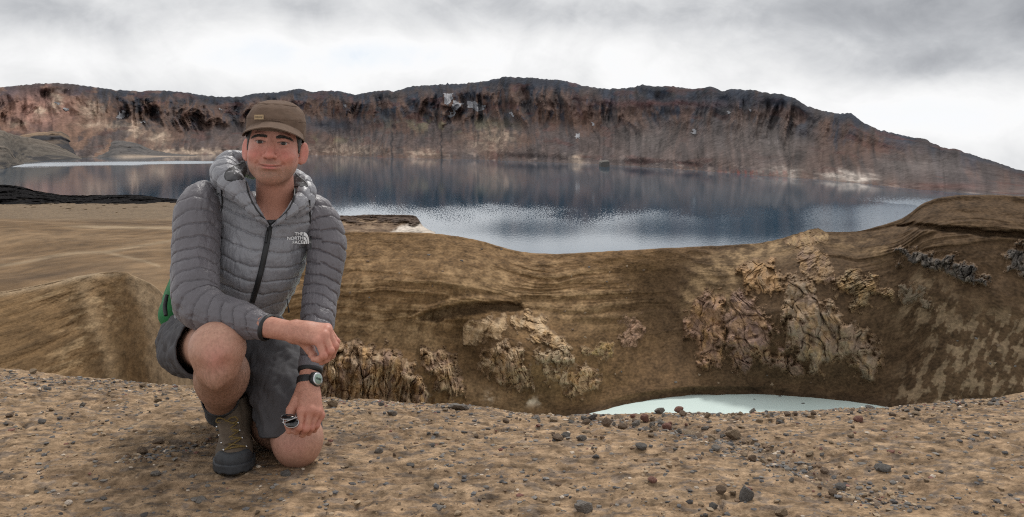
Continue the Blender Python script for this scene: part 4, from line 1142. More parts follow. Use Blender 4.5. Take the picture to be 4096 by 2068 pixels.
ORD = ['leftmost', 'second from the left', 'third from the left', 'fourth from the left', 'fifth from the left', 'sixth from the left', 'seventh from the left', 'eighth from the left', 'ninth from the left', 'tenth from the left']
def anchor(px):
    for lim, ph in ((350, 'at the far left'), (700, 'left of the man'), (1360, 'beside the man'), (1800, 'just right of the man'), (2250, 'left of the pool'), (2700, 'before left end of pool'),
                    (3150, 'before middle of pool'), (3550, 'before right end of pool')):
        if px < lim:
            return ph
    return 'at the far right'
def label_rows(rows, noun, group):
    """rows (object, px, words): things with the same words get their place in the row, counted from the left"""
    by = {}
    for o, px, words in rows:
        by.setdefault(words, []).append((px, o))
    for words, lst in by.items():
        lst.sort(key=lambda q: q[0])
        for k, (_, o) in enumerate(lst):
            lab = words if len(lst) == 1 else f'{words}, ' + (ORD[k] if k < len(ORD) else 'one of the rightmost')
            if len(lst) > 1 and k == len(lst) - 1:
                lab = f'{words}, rightmost'
            tag(o, lab, noun, group)
rows = []
for o, px_, py_, w_, col_, zone in pend:
    size = 'tiny' if w_ < 16 else ('small' if w_ < 27 else 'larger')
    place = {'rim': 'on rim ', 'rill': 'in rill ', 'open': 'on ground '}[zone]
    place = ('low ' if zone != 'rim' and py_ > 1850 else '') + place
    rows.append((o, px_, f'{size} {col_} stone {place}{anchor(px_)}'))
label_rows(rows, 'stone', GROUP)
# gravel: far too many to count
def gravel(n, lo_w, hi_w, seed, where):
    r_ = np.random.default_rng(seed)
    protos = [stone_mesh('g', 100 + k, 1, 0.55 + 0.1 * (k % 3), 9) for k in range(6)]
    xs_, ys_, ws_ = where(r_, n, lo_w, hi_w)
    zs_ = ground_z(xs_, ys_)
    pal = np.array([(0.075, 0.070, 0.068), (0.118, 0.114, 0.114), (0.18, 0.165, 0.150), (0.27, 0.195, 0.125), (0.33, 0.25, 0.17), (0.16, 0.108, 0.072), (0.19, 0.095, 0.075), (0.48, 0.40, 0.32)])
    ci = r_.choice(len(pal), n, p=(0.11, 0.19, 0.20, 0.18, 0.11, 0.15, 0.03, 0.03))
    out = []
    for k, (pv, pf) in enumerate(protos):
        m = np.arange(n) % 6 == k
        a = r_.random(m.sum()) * 2 * np.pi
        ca, sa = np.cos(a), np.sin(a)
        w = ws_[m] / 2
        vx = (pv[None, :, 0] * ca[:, None] - pv[None, :, 1] * sa[:, None]) * w[:, None] + xs_[m][:, None]
        vy = (pv[None, :, 0] * sa[:, None] + pv[None, :, 1] * ca[:, None]) * w[:, None] + ys_[m][:, None]
        flat = 0.55 + 0.45 * r_.random(m.sum())
        vz = pv[None, :, 2] * (w * flat)[:, None] + (zs_[m] + w * 0.10 * (r_.random(m.sum()) * 2 - 0.6))[:, None]
        V = np.stack([vx, vy, vz], -1)
        nf_ = len(pv)
        fcs = (pf[None] + (np.arange(len(w)) * nf_)[:, None, None]).reshape(-1, 3)
        cc = np.repeat(pal[ci[m]] * (0.8 + 0.4 * r_.random((m.sum(), 1))), nf_, 0)
        out.append((V.reshape(-1, 3), fcs, cc))
    return join_np(out)
def spread(r_, n, lo_w, hi_w):
    k = r_.random(n)
    y = 2.12 + 1.75 * r_.random(n) ** 0.9; x = (r_.random(n) * 4500 - 200 - 2048) / F * y
    # clumps
    keep = fbm2(x / 0.35, y / 0.35, 3, 5) + 0.55 * r_.random(n)
    x = np.where(keep < 0.12, x + 0.2 * r_.normal(size=n), x)
    rim_ = k < 0.40
    px_ = r_.random(n) * 4500 - 200
    cr_ = np.interp(px_, crest_x, crest_r) - np.abs(r_.normal(size=n)) * 0.20 + 0.03
    y = np.where(rim_, cr_, y); x = np.where(rim_, (px_ - 2048) / F * cr_, x)
    rl = (k > 0.40) & (k < 0.50)
    yr_ = 2.25 + 1.3 * r_.random(n)
    y = np.where(rl, yr_, y); x = np.where(rl, 0.98 - 0.62 * (yr_ - 2.3) + 0.06 * r_.normal(size=n), x)
    fu = (k > 0.50) & (k < 0.55)
    yf_ = 2.55 + 0.5 * r_.random(n); y = np.where(fu, yf_, y); x = np.where(fu, -1.15 + 0.75 * (yf_ - 2.5) + 0.025 * r_.normal(size=n), x)
    w = lo_w + (hi_w - lo_w) * r_.random(n) ** 2.6
    return x, y, w
gv, gf_, gc = gravel(17500, 0.0035, 0.021, 5, spread)
gr = link('gravel', mesh_np('gravel', gv, gf_, gc, False), mat_vcol('gravel_stone', 0.92, ((220.0, 0.25),), None, 0.2))
tag(gr, 'loose grey and tan gravel strewn over the trodden ground', 'gravel', kind='stuff')

# ---- boulders on the far slopes and in the water, each its own thing
def far_rock(px, py, r, w_px, col, vi, label, cat='boulder', group=None, tall=1.0):
    p_ = U(px, py, r); w_ = w_px / F * r
    o = bpy.data.objects.new('boulder', STM[col, vi]); COL.objects.link(o)
    o.scale = (w_ / 2, w_ / 2, w_ / 2 * tall); o.rotation_euler = (rnd.uniform(-.3, .3), rnd.uniform(-.3, .3), rnd.uniform(0, 6))
    o.location = (p_[0], p_[1], p_[2])
    tag(o, label, cat, group)
    return o
crater_tree = BVHTree.FromPolygons([tuple(p) for p in unproj(CR['px'][::3, ::3], CR['py'][::3, ::3], CR['r'][::3, ::3]).reshape(-1, 3)], [tuple(int(i) for i in q) for q in grid_faces(*CR['px'][::3, ::3].shape)])
frows = []
for k in range(46):
    px_, py_ = rnd.choice([(rnd.uniform(1400, 2100), rnd.uniform(960, 1200)), (rnd.uniform(2250, 3300), rnd.uniform(1480, 1560)), (rnd.uniform(3700, 4090), rnd.uniform(1150, 1560)), (rnd.uniform(2250, 2600), rnd.uniform(1050, 1380))])
    dvec = Vector(((px_ - 2048) / F, 1.0, -(py_ - HOR) / F)).normalized()
    loc, _, _, _ = crater_tree.ray_cast(Vector((0, 0, ZC)), dvec)
    if loc is None:
        continue
    where_ = 'on the smooth left slope' if py_ < 1210 and px_ < 2110 else ('low on the wall near the milky pool' if py_ > 1470 and px_ < 3400 else ('on the right wall' if px_ > 3600 else 'in the broad middle gully'))
    cl_ = rnd.choice(('tan', 'brown', 'dark grey'))
    o = far_rock(px_, py_, loc.y, rnd.uniform(9, 17), cl_, rnd.choice((0, 1, 3)), 'x', 'boulder')
    frows.append((o, px_, f'little {cl_} boulder {where_}'))
label_rows(frows, 'boulder', 'boulders strewn on the crater wall')
for px_, py_, w_, lab_ in ((3120, 1585, 16, 'left small dark rock poking out of the milky pool near its far shore'), (3018, 1597, 12, 'tiny dark rock in the middle of the milky pool'), (3212, 1614, 18, 'right small dark rock poking out of the milky pool')):
    far_rock(px_, py_, float(r_at(py_, POOL_Z)), w_, 'dark grey', 1, lab_, 'rock', None)
# the dark block standing in the lake before the far shore
rs_ = float(r_at(666, LAKE_Z))
st_ = []
prof = [(-24, 0), (-23, 10), (-21, 19), (-12, 24), (2, 25), (12, 26), (17, 20), (17, 8), (20, 0)]
v_ = []
for dy_ in (-1.0, -0.4, 0.4, 1.0):
    k_ = 1.0 if abs(dy_) < 0.9 else 0.82
    for a_, b_ in prof:
        v_.append(U(2420 + a_ * k_, 666 - b_ * k_, rs_) + np.array((0, dy_ * 14, 0)) + np.array((0, 0, -0.6 if b_ == 0 else 0)))
v_ = np.array(v_); n_ = len(prof)
f_ = [(i * n_ + j, i * n_ + j + 1, (i + 1) * n_ + j + 1, (i + 1) * n_ + j) for i in range(3) for j in range(n_ - 1)]
me = bpy.data.meshes.new('sea_stack'); me.from_pydata([tuple(p) for p in v_], [], f_ + [tuple(range(n_ - 1, -1, -1)), tuple(range(3 * n_, 4 * n_))]); me.update()
o = link('sea_stack', me, SM['dark grey'])
tag(o, 'dark square block of rock standing in the lake before the far shore', 'rock')
# dark tumbled rocks along the shore below the headland
srows = []
for k in range(22):
    px_ = 1770 + 170 * k / 22 + rnd.uniform(-6, 6)
    yy_ = float(np.interp(px_, [1740, 1800, 1960], [930, 945, 966])) + rnd.uniform(0, 6)
    cl_ = rnd.choice(('brown', 'reddish', 'dark grey'))
    o = far_rock(px_, yy_, 556, rnd.uniform(8, 18), cl_, rnd.choice((0, 1, 3)), 'x', 'boulder')
    srows.append((o, px_, f'tumbled {cl_} boulder on shore below headland'))
label_rows(srows, 'boulder', 'boulders on the shore below the headland')

# ================================================================== modelling tools for the figure
def ell(P, c, r, A=None):
    q = P - np.asarray(c, float)
    if A is not None:
        q = q @ np.asarray(A).T            # rows of A are the axes
    r = np.asarray(r, float)
    k0 = np.sqrt(((q / r) ** 2).sum(-1)); k1 = np.sqrt(((q / (r * r)) ** 2).sum(-1)) + 1e-9
    return k0 * (k0 - 1) / k1
def rcone(P, a, b, ra, rb):
    a = np.asarray(a, float); b = np.asarray(b, float)
    ab = b - a
    t = np.clip(((P - a) @ ab) / (ab @ ab), 0, 1)
    q = P - a - t[:, None] * ab
    return np.sqrt((q * q).sum(-1)) - (ra + (rb - ra) * t)
def chain(P, pts, rad, k=0.008):
    d = None
    for i in range(len(pts) - 1):
        e = rcone(P, pts[i], pts[i + 1], rad[i], rad[i + 1])
        d = e if d is None else smin(d, e, k)
    return d
def sph(P, c, r):
    q = P - np.asarray(c, float)
    return np.sqrt((q * q).sum(-1)) - r
def smin(a, b, k):
    h = np.maximum(k - np.abs(a - b), 0) / k
    return np.minimum(a, b) - h * h * k * 0.25
def smax(a, b, k):
    return -smin(-a, -b, k)

def mesh_sdf(fn, lo, hi, h, cf=4, guard=1.6):
    """surface nets of fn(P)=0 inside the box lo..hi with cells of h"""
    lo = np.asarray(lo, float); hi = np.asarray(hi, float)
    nc = np.maximum(np.ceil((hi - lo) / (h * cf)).astype(int), 1)
    H = h * cf
    ax = [lo[i] + np.arange(nc[i] + 1) * H for i in range(3)]
    G = np.stack(np.meshgrid(*ax, indexing='ij'), -1)
    C = fn(G.reshape(-1, 3)).reshape(G.shape[:3])
    mn = np.full(tuple(nc), 1e9); pos = np.zeros(tuple(nc), bool); neg = pos.copy()
    for i in (0, 1):
        for j in (0, 1):
            for k in (0, 1):
                v = C[i:nc[0] + i, j:nc[1] + j, k:nc[2] + k]
                mn = np.minimum(mn, np.abs(v)); pos |= v > 0; neg |= v < 0
    act = (pos & neg) | (mn < H * guard)
    nf = nc * cf + 1
    fine = np.repeat(np.repeat(np.repeat(C[:-1, :-1, :-1], cf, 0), cf, 1), cf, 2)
    V = np.empty(tuple(nf)); V[:-1, :-1, :-1] = fine
    V[-1] = V[-2]; V[:, -1] = V[:, -2]; V[:, :, -1] = V[:, :, -2]
    M = np.zeros(tuple(nf), bool)
    fa = np.repeat(np.repeat(np.repeat(act, cf, 0), cf, 1), cf, 2)
    for i in (0, 1):
        for j in (0, 1):
            for k in (0, 1):
                M[i:nf[0] - 1 + i, j:nf[1] - 1 + j, k:nf[2] - 1 + k] |= fa
    idx = np.argwhere(M)
    out = np.empty(len(idx))
    for s in range(0, len(idx), 200000):
        out[s:s + 200000] = fn(lo + idx[s:s + 200000] * h)
    V[M] = out
    inside = V < 0
    n0, n1, n2_ = nf - 1
    acc = np.zeros((n0, n1, n2_, 3), np.float32); cnt = np.zeros((n0, n1, n2_), np.float32)
    for axis in range(3):
        for a in (0, 1):
            for b in (0, 1):
                o = [0, 0, 0]; others = [q for q in range(3) if q != axis]
                o[others[0]] = a; o[others[1]] = b
                s0 = tuple(slice(o[q], o[q] + nf[q] - 1) for q in range(3))
                o2 = list(o); o2[axis] += 1
                s1 = tuple(slice(o2[q], o2[q] + nf[q] - 1) for q in range(3))
                ch = inside[s0] != inside[s1]
                w = np.where(ch)
                if len(w[0]) == 0:
                    continue
                v0 = V[s0][w]; v1 = V[s1][w]
                t = v0 / (v0 - v1)
                p = np.zeros((len(t), 3), np.float32)
                p[:, others[0]] = a; p[:, others[1]] = b; p[:, axis] = t
                acc[w] += p; cnt[w] += 1
    cells = np.argwhere(cnt > 0)
    vid = np.full(cnt.shape, -1, np.int64); vid[tuple(cells.T)] = np.arange(len(cells))
    ver = lo + (cells + acc[tuple(cells.T)] / cnt[tuple(cells.T)][:, None]) * h
    faces = []
    for axis in range(3):
        u, v = [(1, 2), (2, 0), (0, 1)][axis]
        sl0 = [slice(None)] * 3; sl1 = [slice(None)] * 3
        sl0[axis] = slice(0, nf[axis] - 1); sl1[axis] = slice(1, nf[axis])
        for q in (u, v):
            sl0[q] = slice(1, nf[q] - 1); sl1[q] = slice(1, nf[q] - 1)
        A_ = inside[tuple(sl0)]; B_ = inside[tuple(sl1)]
        e = np.argwhere(A_ != B_)
        if len(e) == 0:
            continue
        flip = A_[tuple(e.T)]
        e[:, u] += 1; e[:, v] += 1
        def cell(du, dv):
            c = e.copy(); c[:, u] -= du; c[:, v] -= dv
            return vid[tuple(c.T)]
        q4 = np.stack([cell(1, 1), cell(0, 1), cell(0, 0), cell(1, 0)], 1)
        q4[~flip] = q4[~flip][:, ::-1]
        faces.append(q4)
    return ver, np.concatenate(faces)

def vnormals(v, f):
    n = np.zeros_like(v)
    a = v[f[:, 2]] - v[f[:, 0]]; b = v[f[:, 3]] - v[f[:, 1]]
    fn_ = np.cross(a, b)
    for i in range(4):
        for k in range(3):
            n[:, k] += np.bincount(f[:, i], fn_[:, k], len(v))
    return n / (np.linalg.norm(n, axis=1)[:, None] + 1e-12)
def relax(v, f, it=2, lam=0.5):
    e = np.concatenate([f[:, [0, 1]], f[:, [1, 2]], f[:, [2, 3]], f[:, [3, 0]]])
    e = np.concatenate([e, e[:, ::-1]])
    dg = np.bincount(e[:, 0], minlength=len(v)).astype(float)[:, None]
    for _ in range(it):
        s = np.stack([np.bincount(e[:, 0], v[e[:, 1], k], len(v)) for k in range(3)], 1)
        v = v + lam * (s / np.maximum(dg, 1) - v)
    return v

def resample(pts, vals, n):
    """smooth curve through pts with values along it -> n points, values, arc length"""
    pts = np.asarray(pts, float); vals = np.asarray(vals, float)
    s = np.concatenate([[0], np.cumsum(np.linalg.norm(np.diff(pts, axis=0), axis=1))])
    q = np.linspace(0, s[-1], n)
    # Catmull-Rom
    i = np.clip(np.searchsorted(s, q) - 1, 0, len(s) - 2)
    m = np.gradient(pts, s, axis=0)
    h = (s[i + 1] - s[i]); t = ((q - s[i]) / h)[:, None]; h = h[:, None]
    p = (2 * t**3 - 3 * t**2 + 1) * pts[i] + (t**3 - 2 * t**2 + t) * h * m[i] + (3 * t**2 - 2 * t**3) * pts[i + 1] + (t**3 - t**2) * h * m[i + 1]
    return p, pchip(s, vals, q), q
def frames(p, up):
    T = np.gradient(p, axis=0); T /= np.linalg.norm(T, axis=1)[:, None]
    N = np.zeros_like(T)
    n = np.asarray(up, float)
    for k in range(len(p)):
        n = n - (n @ T[k]) * T[k]; n = n / np.linalg.norm(n); N[k] = n
    return T, N, np.cross(T, N)
def loft(pts, radii, nring, nseg, up=(0, 0, 1), disp=None, cap0=False, cap1=False, lip=0.0):
    """tube through pts; radii scalars or (a, b) pairs; disp(s, theta, P, total) adds to the radius; returns v, f, s, theta"""
    rad = np.asarray(radii, float)
    if rad.ndim == 1:
        rad = np.stack([rad, rad], 1)
    p, r, s = resample(pts, rad, nring)
    T, N, B = frames(p, up)
    th = np.linspace(0, 2 * np.pi, nseg, endpoint=False)
    S, TH = np.meshgrid(s, th, indexing='ij')
    ca, sa = np.cos(TH)[..., None], np.sin(TH)[..., None]
    dirv = ca * N[:, None] * r[:, None, :1] + sa * B[:, None] * r[:, None, 1:]
    P = p[:, None] + dirv
    un = dirv / np.linalg.norm(dirv, axis=-1, keepdims=True)
    if disp is not None:
        P = P + un * disp(S, TH, P, s[-1])[..., None]
    v = P.reshape(-1, 3); f = grid_faces(nring, nseg, True)[:, ::-1]
    S, TH = S.ravel(), TH.ravel()
    def close(ring, centre, sgn):
        nonlocal v, f, S, TH
        ext = []
        for q, w in ((0.75, 0.10), (0.4, 0.16), (0.02, 0.18)):
            ext.append(centre[None] + (v[ring] - centre) * q + sgn * w * 0.0)
        base = ring
        for e in ext:
            k = len(v); v = np.concatenate([v, e]); S = np.concatenate([S, S[ring]]); TH = np.concatenate([TH, TH[ring]])
            new = np.arange(k, k + nseg)
            quad = np.stack([base, np.roll(base, -1), np.roll(new, -1), new], 1)
            f = np.concatenate([f, quad if sgn > 0 else quad[:, ::-1]])
            base = new
    if lip:
        ring = np.arange((nring - 1) * nseg, nring * nseg); c_ = p[-1]; tdir = T[-1]
        base = ring
        for q, back in ((0.96, -0.004), (0.93, 0.0), (0.92, lip)):
            e = c_ + (v[ring] - c_) * q - tdir * back
            k = len(v); v = np.concatenate([v, e]); S = np.concatenate([S, S[ring]]); TH = np.concatenate([TH, TH[ring]])
            new = np.arange(k, k + nseg)
            f = np.concatenate([f, np.stack([base, np.roll(base, -1), np.roll(new, -1), new], 1)[:, ::-1]]); base = new
    if cap0:
        close(np.arange(nseg), p[0], -1)
    if cap1:
        close(np.arange((nring - 1) * nseg, nring * nseg), p[-1], 1)
    return v, f, S, TH
def tube(pts, r, n=24, seg=8, closed_ends=True):
    pts = np.asarray(pts, float)
    if len(pts) == 2:
        pts = np.stack([pts[0], (pts[0] + pts[1]) / 2, pts[1]])
    rr_ = np.full(len(pts), r) if np.isscalar(r) else np.asarray(r, float)
    d = pts[-1] - pts[0]
    up = (0, 0, 1) if abs(d[2]) < 0.9 * np.linalg.norm(d) else (1, 0, 0)
    v, f, _, _ = loft(pts, rr_, n, seg, up, None, closed_ends, closed_ends)
    return v, f
def quilt(coord, along, pitch, amp, pucker, seed=0):
    """puffed baffles: coord runs across the seams, along runs with them"""
    coord = coord + 0.20 * pitch * n2(along * 8, coord * 7, seed + 4) + 0.10 * pitch * n2(along * 24, coord * 10, seed + 5)
    q = coord / pitch; f_ = q - np.floor(q)
    puff = np.power(np.clip(4 * f_ * (1 - f_), 0, 1), 0.32)
    dist = np.minimum(f_, 1 - f_) * pitch
    pk = (n2(along * 72 + 0.5 * np.floor(q), coord * 9, seed) + 0.5 * n2(along * 140, coord * 20, seed + 1)) * np.exp(-dist / 0.012)
    return amp * puff + pucker * pk - 0.0032 * np.exp(-(dist / 0.0022) ** 2), puff

# ================================================================== the kneeling man
mat_skin = mat_vcol('skin', 0.50, ((130.0, 0.10), (420.0, 0.07)), (520.0, 0.22, 0.0012), 0.35)
mat_eye = mat_vcol('eyeball', 0.28, (), None, 0.35)
mat_hair = mat_plain('dark_hair', (0.030, 0.022, 0.017), 0.6, noise=(300, 0.5), bump=(400, 0.7, 0.002))
def mat_nylon(name, col, rough):
    m, t, b = new_mat(name)
    nz = obj_noise(t, 14.0, 4)
    t.l(t.ramp(nz, [(0.3, tuple(c * 0.90 for c in col)), (0.7, tuple(c * 1.10 for c in col))]), b.inputs['Base Color'])
    b.inputs['Roughness'].default_value = rough
    b.inputs['Specular IOR Level'].default_value = 0.55
    b.inputs['Sheen Weight'].default_value = 0.10
    bn = t.n('ShaderNodeBump', i_Strength=0.8, i_Distance=0.006)
    t.l(obj_noise(t, 55.0, 3, 0.6, 0.8, (1, 1, 0.45)), bn.inputs['Height']); t.l(bn.outputs[0], b.inputs['Normal'])
    return m
mat_jk = mat_nylon('grey_nylon_body', (0.205, 0.203, 0.220), 0.40)
mat_slv = mat_nylon('grey_nylon_sleeve', (0.112, 0.101, 0.112), 0.44)
mat_black = mat_plain('black_trim', (0.010, 0.010, 0.011), 0.55)
mat_shorts = mat_plain('charcoal_shorts', (0.066, 0.063, 0.068), 0.85, noise=(14, 0.10))
mat_cap = mat_plain('brown_cap_cotton', (0.130, 0.086, 0.062), 0.92, spec=0.2, noise=(38, 0.16), bump=(600, 0.4, 0.0012))
mat_boot = mat_plain('brown_nubuck', (0.105, 0.077, 0.053), 0.80, noise=(22, 0.35), bump=(160, 0.35, 0.002))
mat_rand = mat_plain('boot_rubber', (0.030, 0.033, 0.038), 0.62, noise=(30, 0.5), bump=(90, 0.3, 0.002))
mat_lace = mat_plain('yellow_brown_lace', (0.16, 0.105, 0.030), 0.85, noise=(500, 0.6))
mat_steel = mat_plain('steel', (0.55, 0.55, 0.56), 0.30, metal=1.0)
mat_sock = mat_plain('grey_sock', (0.050, 0.052, 0.056), 0.95, noise=(90, 0.2), bump=(500, 0.6, 0.002))
mat_white = mat_plain('white_print', (0.80, 0.80, 0.80), 0.6)
mat_patch = mat_plain('tan_patch', (0.36, 0.25, 0.14), 0.85, noise=(120, 0.12))
mat_print = mat_plain('dark_print', (0.07, 0.05, 0.035), 0.9)
mat_green = mat_plain('green_pack_cloth', (0.010, 0.145, 0.040), 0.7, noise=(40, 0.2), bump=(60, 0.4, 0.004))

person = empty('person', (-0.80, 2.62, 0.0))
tag(person, 'man in grey quilted jacket, brown cap, shorts and hiking boots kneeling on one knee', 'person')

# ---- head frame: x to the right of the picture, y out of the face, z up
_a = math.radians(8.5)
fw = np.array((math.sin(_a), -math.cos(_a), 0.0)); e1 = np.array((math.cos(_a), math.sin(_a), 0.0)); upv = np.array((0, 0, 1.0))
_r = math.radians(4.0)
e1, upv = e1 * math.cos(_r) - upv * math.sin(_r), upv * math.cos(_r) + e1 * math.sin(_r)
_p = math.radians(1.0)
fw, upv = fw * math.cos(_p) + upv * math.sin(_p), upv * math.cos(_p) - fw * math.sin(_p)
HA = np.stack([e1, fw, upv])
HO = U(1087, 567, 2.578) - fw * 0.083
def hw_(p):
    return HO + np.asarray(p, float) @ HA
def hl_(P):
    return (P - HO) @ HA.T

# ---- joints, from the photograph's pixels and their depths
J = dict(
    r_hip=U(745, 1375, 2.84), r_knee=U(868, 1400, 2.425), r_ankle=U(886, 1640, 2.68),
    l_hip=U(1010, 1350, 2.86), l_knee=U(1190, 1772, 2.590), l_ankle=U(955, 1600, 3.00),
    neck=U(1095, 850, 2.72))

def head_base(q):
    d = ell(q, (0, -0.012, 0.036), (0.077, 0.098, 0.074))
    d = smin(d, ell(q, (0, 0.026, -0.030), (0.0730, 0.066, 0.085)), 0.03)
    return smin(d, ell(q, (0, 0.026, -0.072), (0.0610, 0.056, 0.046)), 0.03)      # jaw
def head_sdf(P):
    q = hl_(P)
    x, y, z = q[:, 0], q[:, 1], q[:, 2]
    ax = np.abs(x)
    m = np.stack([ax, y, z], 1)                       # mirrored copy for paired features
    d = head_base(q)
    d = smin(d, ell(m, (0.043, 0.004, -0.062), (0.020, 0.030, 0.026)), 0.02)   # jaw corners
    d = smin(d, ell(q, (0, 0.064, -0.104), (0.034, 0.022, 0.021)), 0.026)      # chin
    d = smin(d, ell(m, (0.043, 0.061, -0.040), (0.025, 0.027, 0.021)), 0.014)   # cheeks lifted by the smile
    d = smin(d, ell(m, (0.026, 0.080, 0.019), (0.024, 0.013, 0.008)), 0.012)   # brow ridge
    d = smax(d, -ell(m, (0.0335, 0.0965, 0.000), (0.020, 0.0150, 0.0110)), 0.010)  # eye hollows
    d = smax(d, -ell(m, (0.030, 0.096, -0.020), (0.013, 0.006, 0.006)), 0.014)
    # nose
    n = rcone(q, (0, 0.086, 0.006), (0, 0.1100, -0.0365), 0.0082, 0.0124)
    n = smin(n, ell(m, (0.0150, 0.0985, -0.0425), (0.0085, 0.0115, 0.0075)), 0.008)
    n = smin(n, sph(q, (0, 0.1120, -0.0400), 0.0100), 0.008)
    d = smin(d, n, 0.008)
    d = smax(d, -ell(m, (0.0235, 0.0955, -0.0420), (0.0022, 0.0070, 0.0075)), 0.005)      # crease beside the nostril
    d = smax(d, -ell(m, (0.0078, 0.107, -0.0505), (0.0050, 0.0060, 0.0032)), 0.003)
    # mouth: full band of the lips, then the line between them
    d = smin(d, ell(q, (0, 0.078, -0.068), (0.034, 0.0165, 0.019)), 0.016)
    d = smin(d, ell(q, (0, 0.0925, -0.0670), (0.020, 0.0040, 0.0032)), 0.006)
    d = smin(d, ell(q, (0, 0.0925, -0.0758), (0.017, 0.0046, 0.0038)), 0.006)
    yl = 0.0965 - 10.0 * ax * ax
    zl = -0.0715 + 4.6 * ax * ax - 0.0006 * np.cos(ax * 260)
    gr = np.sqrt(((y - yl) / 1.6) ** 2 + (z - zl) ** 2 + np.maximum(ax - 0.0335, 0) ** 2 * 6) - 0.0019
    d = smax(d, -gr, 0.003)
    d = smax(d, -ell(m, (0.037, 0.0835, -0.0665), (0.0040, 0.006, 0.005)), 0.008)        # corners of the mouth
    d = smax(d, -ell(q, (0, 0.0930, -0.0880), (0.019, 0.0060, 0.0045)), 0.010)           # under the lower lip
    nl = [np.array(p) for p in ((0.0185, 0.0985, -0.040), (0.029, 0.0925, -0.053), (0.0395, 0.083, -0.069), (0.041, 0.077, -0.082))]
    d = smax(d, -chain(m, nl, (0.0026, 0.0038, 0.0036, 0.0016), 0.004), 0.006)            # smile folds
    # lids and the opening between them
    d = smin(d, sph(m, (0.0335, 0.0715, -0.0025), 0.0155), 0.006)
    d = smax(d, -ell(m, (0.0335, 0.0890, -0.0030), (0.0152, 0.0120, 0.0045)), 0.0018)
    d = smax(d, -ell(m, (0.0335, 0.0880, 0.0055), (0.0145, 0.0042, 0.0011)), 0.003)       # lid crease
    # ears
    A = np.array([[math.cos(.62), math.sin(.62), 0], [-math.sin(.62), math.cos(.62), 0], [0, 0, 1]])
    er = ell(m, (0.0860, -0.014, -0.027), (0.0066, 0.0195, 0.0330), A)
    er = smin(er, ell(m, (0.0790, -0.004, -0.052), (0.0062, 0.0090, 0.0110), A), 0.008)
    er = smax(er, -ell(m, (0.0925, -0.006, -0.025), (0.0050, 0.0115, 0.0205), A), 0.004)
    d = smin(d, er, 0.007)
    return d

NECK0, NECK1 = hw_((0.0, -0.026, -0.075)), J['neck'] + np.array((0.0, 0.03, -0.02))
def hand_sdf(P, wrist, mcps, pips, tips, rad, thumb, thumb_r, fore, fore_r, wr):
    d = rcone(P, fore, wrist, fore_r, wr)
    mid_ = np.mean(mcps, axis=0)
    for mc in mcps:
        d = smin(d, rcone(P, lerp(wrist, mc, 0.12), lerp(wrist, mc, 0.97), wr * 0.80, 0.0125), 0.020)
    d = smin(d, sph(P, lerp(wrist, mid_, 0.45), 0.022), 0.02)
    fing = None
    for mc, pi, ti, r in zip(mcps, pips, tips, rad):
        dip = lerp(pi, ti, 0.55) + (pi - mc) / np.linalg.norm(pi - mc) * 0.006
        f_ = smin(rcone(P, mc, pi, r * 1.12, r), chain(P, [pi, dip, ti], (r, r * 0.92, r * 0.78), 0.003), 0.003)
        f_ = smin(f_, sph(P, mc + (mc - mid_) * 0.0, r * 1.22), 0.006)
        f_ = smin(f_, sph(P, pi, r * 1.06), 0.004)
        fing = f_ if fing is None else smin(fing, f_, 0.0008)
    d = smin(d, fing, 0.005)
    return smin(d, chain(P, thumb, thumb_r, 0.006), 0.008)
RH = dict(wrist=U(1172, 1327, 2.385), fore=U(1010, 1296, 2.44), fore_r=0.031, wr=0.0265,
          mcps=[U(1276, 1366, 2.328), U(1299, 1343, 2.340), U(1311, 1322, 2.357), U(1311, 1312, 2.377)],
          pips=[U(1295, 1422, 2.314), U(1323, 1403, 2.326), U(1342, 1384, 2.344), U(1347, 1366, 2.366)],
          tips=[U(1254, 1436, 2.330), U(1286, 1450, 2.346), U(1312, 1438, 2.366), U(1322, 1414, 2.386)],
          rad=(0.0096, 0.0098, 0.0092, 0.0082),
          thumb=[U(1205, 1350, 2.375), U(1240, 1398, 2.372), U(1252, 1421, 2.350), U(1254, 1428, 2.343)], thumb_r=(0.018, 0.0125, 0.0105, 0.0085))
LH = dict(wrist=U(1230, 1545, 2.500), fore=U(1243, 1455, 2.535), fore_r=0.0285, wr=0.0265,
          mcps=[U(1206, 1646, 2.440), U(1242, 1641, 2.446), U(1266, 1649, 2.460), U(1283, 1663, 2.478)],
          pips=[U(1197, 1708, 2.425), U(1224, 1714, 2.432), U(1246, 1710, 2.446), U(1266, 1702, 2.464)],
          tips=[U(1178, 1724, 2.450), U(1205, 1738, 2.465), U(1232, 1730, 2.475), U(1256, 1720, 2.488)],
          rad=(0.0100, 0.0100, 0.0094, 0.0084),
          thumb=[U(1205, 1575, 2.490), U(1165, 1640, 2.455), U(1154, 1695, 2.440), U(1157, 1724, 2.438)], thumb_r=(0.020, 0.0135, 0.0108, 0.0085))
r_pts = [U(850, 795, 2.745), U(822, 790, 2.725), U(798, 845, 2.69), U(786, 950, 2.65), U(781, 1050, 2.61), U(780, 1140, 2.565), U(794, 1213, 2.525), U(850, 1250, 2.495), U(940, 1270, 2.468), U(1020, 1295, 2.442), U(1072, 1311, 2.424)]
r_rad = [0.030, 0.055, 0.072, 0.071, 0.069, 0.069, 0.066, 0.061, 0.054, 0.044, 0.036]
l_pts = [U(1215, 845, 2.775), U(1243, 838, 2.770), U(1285, 888, 2.765), U(1308, 965, 2.755), U(1303, 1050, 2.735), U(1290, 1150, 2.700), U(1276, 1245, 2.645), U(1266, 1335, 2.59), U(1250, 1420, 2.555), U(1241, 1482, 2.530)]
l_rad = [0.030, 0.050, 0.060, 0.060, 0.058, 0.056, 0.052, 0.045, 0.040, 0.0345]
